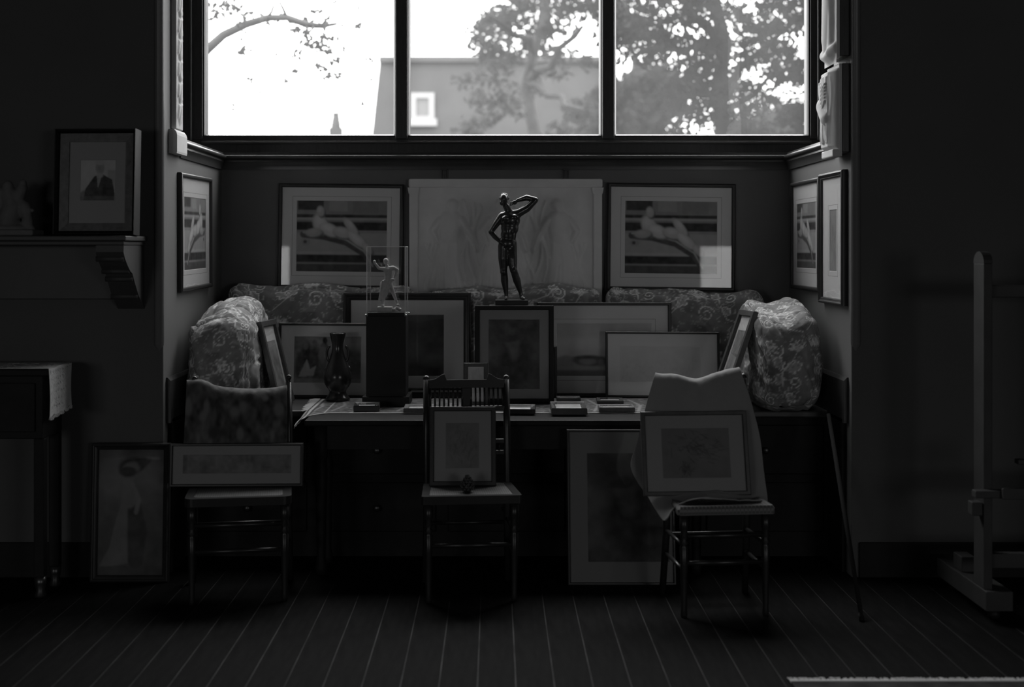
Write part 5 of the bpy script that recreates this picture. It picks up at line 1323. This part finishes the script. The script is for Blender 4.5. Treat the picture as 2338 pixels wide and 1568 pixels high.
# ------------------------------------------------------------------ chimney-piece on the left wall and what stands on it
M_mant = mat('painted_chimneypiece', 0.07, 0.5, 0.4, noise=0.1, nscale=6)
mx0, mx1 = -4.4, -1.585
zsf = PZ(538, FPX/5.36)
mp_ = thing('mantelpiece', 'dark mantelpiece with carved bracket on the left wall', 'mantelpiece', ((mx0+mx1)/2, YF, 0)); mc = (mx0+mx1)/2
MB().bbox(mx0-mc, mx1-mc, -0.34, -0.001, zsf-0.022, zsf, 0.005).build('shelf', M_mant, mp_)
MB().bbox(mx0-mc+0.01, mx1-mc-0.012, -0.328, -0.001, zsf-0.042, zsf-0.022, 0.006).build('shelf_moulding', M_mant, mp_)
MB().bbox(mx0-mc+0.03, mx1-mc-0.045, -0.05, -0.001, 1.27, zsf-0.042, 0.004).build('frieze', M_mant, mp_)
pts = [(-0.001, zsf-0.042), (-0.320, zsf-0.042), (-0.322, zsf-0.07), (-0.30, zsf-0.10), (-0.26, zsf-0.13), (-0.22, zsf-0.155), (-0.19, zsf-0.165), (-0.17, zsf-0.19), (-0.13, zsf-0.23), (-0.09, zsf-0.27), (-0.06, zsf-0.29), (-0.03, zsf-0.31), (-0.001, zsf-0.33)]
for xb in (mx1-mc-0.135, mx0-mc+0.06):
    b_o = MB().prism(pts, 'x', xb, xb+0.12).build('bracket', M_mant, mp_)
    for k in range(4):
        y_, z_ = pts[3+2*k]; MB().tube([(xb-0.004, y_-0.002, z_), (xb+0.116, y_-0.002, z_)], 0.012, 10).build('carved_roll', M_mant, b_o, True)
M_frame2 = mat('grey_bevelled_frame', 0.016, 0.5, 0.4)
sM = FPX/5.47
t = frame('framed_portrait', 'framed engraving of a man in a dark coat on the mantelpiece', (307-117)/sM, (536-292)/sM, 0.020, 0.075, pv_portrait(), (0.25, 0.31, 0.75, 0.74), (PX(212, sM), 5.47, zsf+0.0055), D2R(3), D2R(-3), 0, 'slope', M_frame2, mat('grey_mount_card', 0.40, 0.85, 0.2), cat='picture', lip=0.036)
# little sculpture at the edge of the view
sS = FPX/5.50; sg = thing('sculpture', 'pale sculpture group on the mantelpiece at the left edge', 'sculpture', (PX(35, sS), 5.50, zsf))
def s_(px, py, y=0.0): return ((px-35)/sS, y, (536-py)/sS)
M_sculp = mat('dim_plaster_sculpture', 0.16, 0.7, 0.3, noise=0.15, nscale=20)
MB().bbox(s_(-45, 0)[0], s_(88, 0)[0], -0.07, 0.07, 0, 0.028, 0.008).build('base', M_sculp, sg)
lm = [(s_(10, 520), (0.11, 0.06, 0.03)), (s_(20, 500), 0.05, s_(30, 470), 0.045), (s_(30, 470), 0.045, s_(20, 440), 0.035), (s_(20, 425, -0.01), (0.025, 0.025, 0.03)), (s_(40, 450), 0.03, s_(50, 425, 0.01), 0.022), (s_(52, 417), (0.018, 0.018, 0.022)),
      (s_(55, 470), 0.03, s_(66, 505), 0.02), (s_(66, 478), 0.012, s_(78, 478, -0.02), 0.009), (s_(60, 505), 0.022, s_(76, 526), 0.014), (s_(-5, 500), 0.04, s_(-30, 520), 0.03), (s_(-10, 470), 0.035, s_(0, 440), 0.03)]
link('figures', fuse(lm, 0.005, 3), M_sculp, sg, True)

# ------------------------------------------------------------------ cabinet with lace cloth, far left
cX1, cY0, cY1, cZ = -1.905, 5.32, 5.60, 0.985
cab = thing('cabinet', 'dark cabinet under a white lace cloth at the left edge', 'cabinet', ((cX1-3.1)/2, (cY0+cY1)/2, 0)); cc = (cX1-3.1)/2; cyc = (cY0+cY1)/2
w2_ = (cX1+3.1)/2
MB().bbox(-w2_, w2_, -0.14, 0.14, cZ-0.03, cZ, 0.006).build('top', M_deep, cab)
MB().bbox(-w2_+0.03, w2_-0.03, -0.12, 0.12, cZ-0.30, cZ-0.03, 0.004).build('body', M_deep, cab)
for i in range(2):
    d = MB().bbox(-w2_+0.06+i*(w2_-0.04), -0.02+i*(w2_-0.04), -0.132, -0.12, cZ-0.27, cZ-0.06, 0.004).build('drawer', M_deep, cab)
    k = MB().lathe([(0.006, 0), (0.006, 0.012), (0.016, 0.018), (0.010, 0.030)], 0, 0, 12).build('knob', M_brass, d, True); k.rotation_euler = (math.pi/2, 0, 0); k.location = (-w2_/2+0.02+i*(w2_-0.04), -0.132, cZ-0.165)
for sx_ in (-1, 1):
    for sy_ in (-1, 1):
        lg = MB().bbox(sx_*(w2_-0.05)-0.022, sx_*(w2_-0.05)+0.022, sy_*0.09-0.022, sy_*0.09+0.022, 0.09, cZ-0.30, 0.004).build('leg', M_deep, cab)
        MB().lathe([(0.02, 0), (0.026, 0.01), (0.018, 0.03), (0.024, 0.06), (0.026, 0.09)], sx_*(w2_-0.05), sy_*0.09, 12).build('brass_foot', M_brass, lg, True)
M_lace = mat('white_lace', 0.8, 0.9, 0.1, noise=0.1, nscale=60)
ln = thing('lace_cloth', 'white lace cloth hanging over the end of the left cabinet', 'cloth', (cc, cyc, cZ))
def lace_sheet(name, fn, nu, nv, solid_border):
    mb = MB(); mb.grid(fn, nu, nv); keep = []
    for j in range(nv):
        for i in range(nu):
            b = min(i, nu-1-i, j, nv-1-j) < solid_border
            u, v = i*0.9, j*0.9
            hole = (_h(np.int64(i), np.int64(j//2), np.int64(3), 5) > 0.80 and (i+j) % 2 == 0) or (math.hypot(u % 7-3.5, v % 8-4) < 1.5 and i % 2 == 0)
            if b or not hole: keep.append(mb.f[j*nu+i])
    mb.f = keep; o = mb.build(name, M_lace, ln); md = o.modifiers.new('thickness', 'SOLIDIFY'); md.thickness = 0.0016; md.offset = 1
    return o
lace_sheet('top_sheet', lambda u, v: (-w2_+2*w2_*u, -0.139+0.278*v, 0.0026), 110, 40, 2)
lace_sheet('drop', lambda u, v: (w2_+0.003+0.004*math.sin(u*9+v*3)+0.004*v, -0.141+0.282*u, 0.003-0.185*v-0.006*abs(math.sin(u*14))*v - 0.02*(1-u)*v), 84, 60, 3)
mb = MB()
for i in range(60):
    y_ = -0.141+0.282*i/59; z_ = -0.182-0.006*abs(math.sin(i/59*14))-0.02*(1-i/59); mb.tube([(w2_+0.008, y_, z_), (w2_+0.008+random.uniform(-0.003, 0.003), y_+random.uniform(-0.003, 0.003), z_-0.014)], 0.0013, 4, cap=False)
fo = mb.build('lace_fringe', M_lace, ln); fo['kind'] = 'stuff'

# ------------------------------------------------------------------ studio easel on the right
M_easel = mat('dusty_easel_wood', 0.05, 0.6, 0.3, noise=0.2, nscale=10)
ex = 1.972
ea = thing('easel', 'tall wooden studio easel at the right edge', 'easel', (ex+0.33, 5.2, 0))
def ep(name, x0, x1, y0, y1, z0, z1, b=0.004, par=None):
    return MB().bbox(x0-ex-0.33, x1-ex-0.33, y0-5.2, y1-5.2, z0, z1, b).build(name, M_easel, par or ea)
for k, X0 in enumerate((ex, ex+0.60)):
    up_ = ep('upright', X0, X0+0.036, 5.035, 5.144, 0.12, 1.44)
    # rounded head of the post
    MB().prism([(5.035-5.2, 1.44)] + [(5.0895-5.2+0.0545*math.cos(math.radians(a)), 1.44+0.048*math.sin(math.radians(a))) for a in range(180, -1, -15)], 'x', X0-ex-0.33, X0+0.036-ex-0.33).build('rounded_head', M_easel, up_)
    ep('foot_beam', X0-0.004, X0+0.105, 5.00, 5.56, 0.045, 0.125)
    ep('foot_block', X0+0.01, X0+0.07, 5.30, 5.40, 0.125, 0.19)
    for Y_ in (5.06, 5.48): MB().lathe([(0.01, 0.0), (0.024, 0.008), (0.026, 0.026), (0.012, 0.045)], X0+0.05-ex-0.33, Y_-5.2, 12).build('castor', M_black, ea, True)
ep('tray', ex-0.05, ex+0.70, 4.99, 5.035, 0.50, 0.53); ep('tray_lip', ex+0.05, ex+0.70, 4.965, 4.985, 0.50, 0.545)
ep('peg', ex-0.045, ex-0.002, 5.04, 5.09, 0.42, 0.475)
ep('cross_bar', ex+0.036, ex+0.60, 5.07, 5.11, 0.20, 0.26); ep('cross_bar', ex+0.036, ex+0.60, 5.09, 5.12, 1.30, 1.35)
ep('canvas_holder', ex+0.20, ex+0.225, 4.985, 5.03, 0.53, 0.70); ep('clamp', ex+0.12, ex+0.20, 4.99, 5.03, 0.635, 0.655)

# ------------------------------------------------------------------ floor rug in the right foreground, stick by the seat end
M_frug = mat('dark_floor_rug', 0.05, 0.95, 0.05, noise=0.5, nscale=14, bump=0.4, bscale=200)
fr_ = thing('floor_rug', 'dark fringed floor rug at the bottom right corner', 'rug', (2.5, 3.4, 0.0))
MB().bbox(1.02-2.5, 4.0-2.5, 2.4-3.4, 4.30-3.4, 0.0005, 0.010, 0.003).build('pile', M_frug, fr_)
MB().bbox(1.02-2.5, 4.0-2.5, 4.298-3.4, 4.312-3.4, 0.0005, 0.012, 0.003).build('bound_edge', M_fringe, fr_)
mb = MB()
for i in range(900):
    x_ = 1.02-2.5+2.98*i/900; L = random.uniform(0.02, 0.045); d = random.uniform(-0.012, 0.012)
    mb.tube([(x_, 4.312-3.4, 0.006), (x_+d*0.5, 4.312-3.4+L*0.5, 0.007+random.random()*0.004), (x_+d, 4.312-3.4+L, 0.003)], [0.002, 0.0018, 0.001], 4, cap=False)
fo = mb.build('fringe', M_fringe, fr_); fo['kind'] = 'stuff'
M_stick_shade = mat('shaded_stick_wood', 0.02, 0.95, 0.1)  # stick coloured dark in place of the shadow on it
a0, a1 = Vector((1.538, 5.755, 0.735)), Vector((1.476, 5.02, 0.004))
sk = thing('stick', 'thin pale stick leaning on the right end of the window seat', 'stick', a1)
MB().tube([(0, 0, 0.004), (a0-a1)*0.5, a0-a1], [0.009, 0.010, 0.009], 10).build('shaft', M_stick_shade, sk, True)
MB().tube([(0, 0, 0), (a0-a1)*0.03], [0.011, 0.011], 10).build('ferrule', M_stick_shade, sk, True)
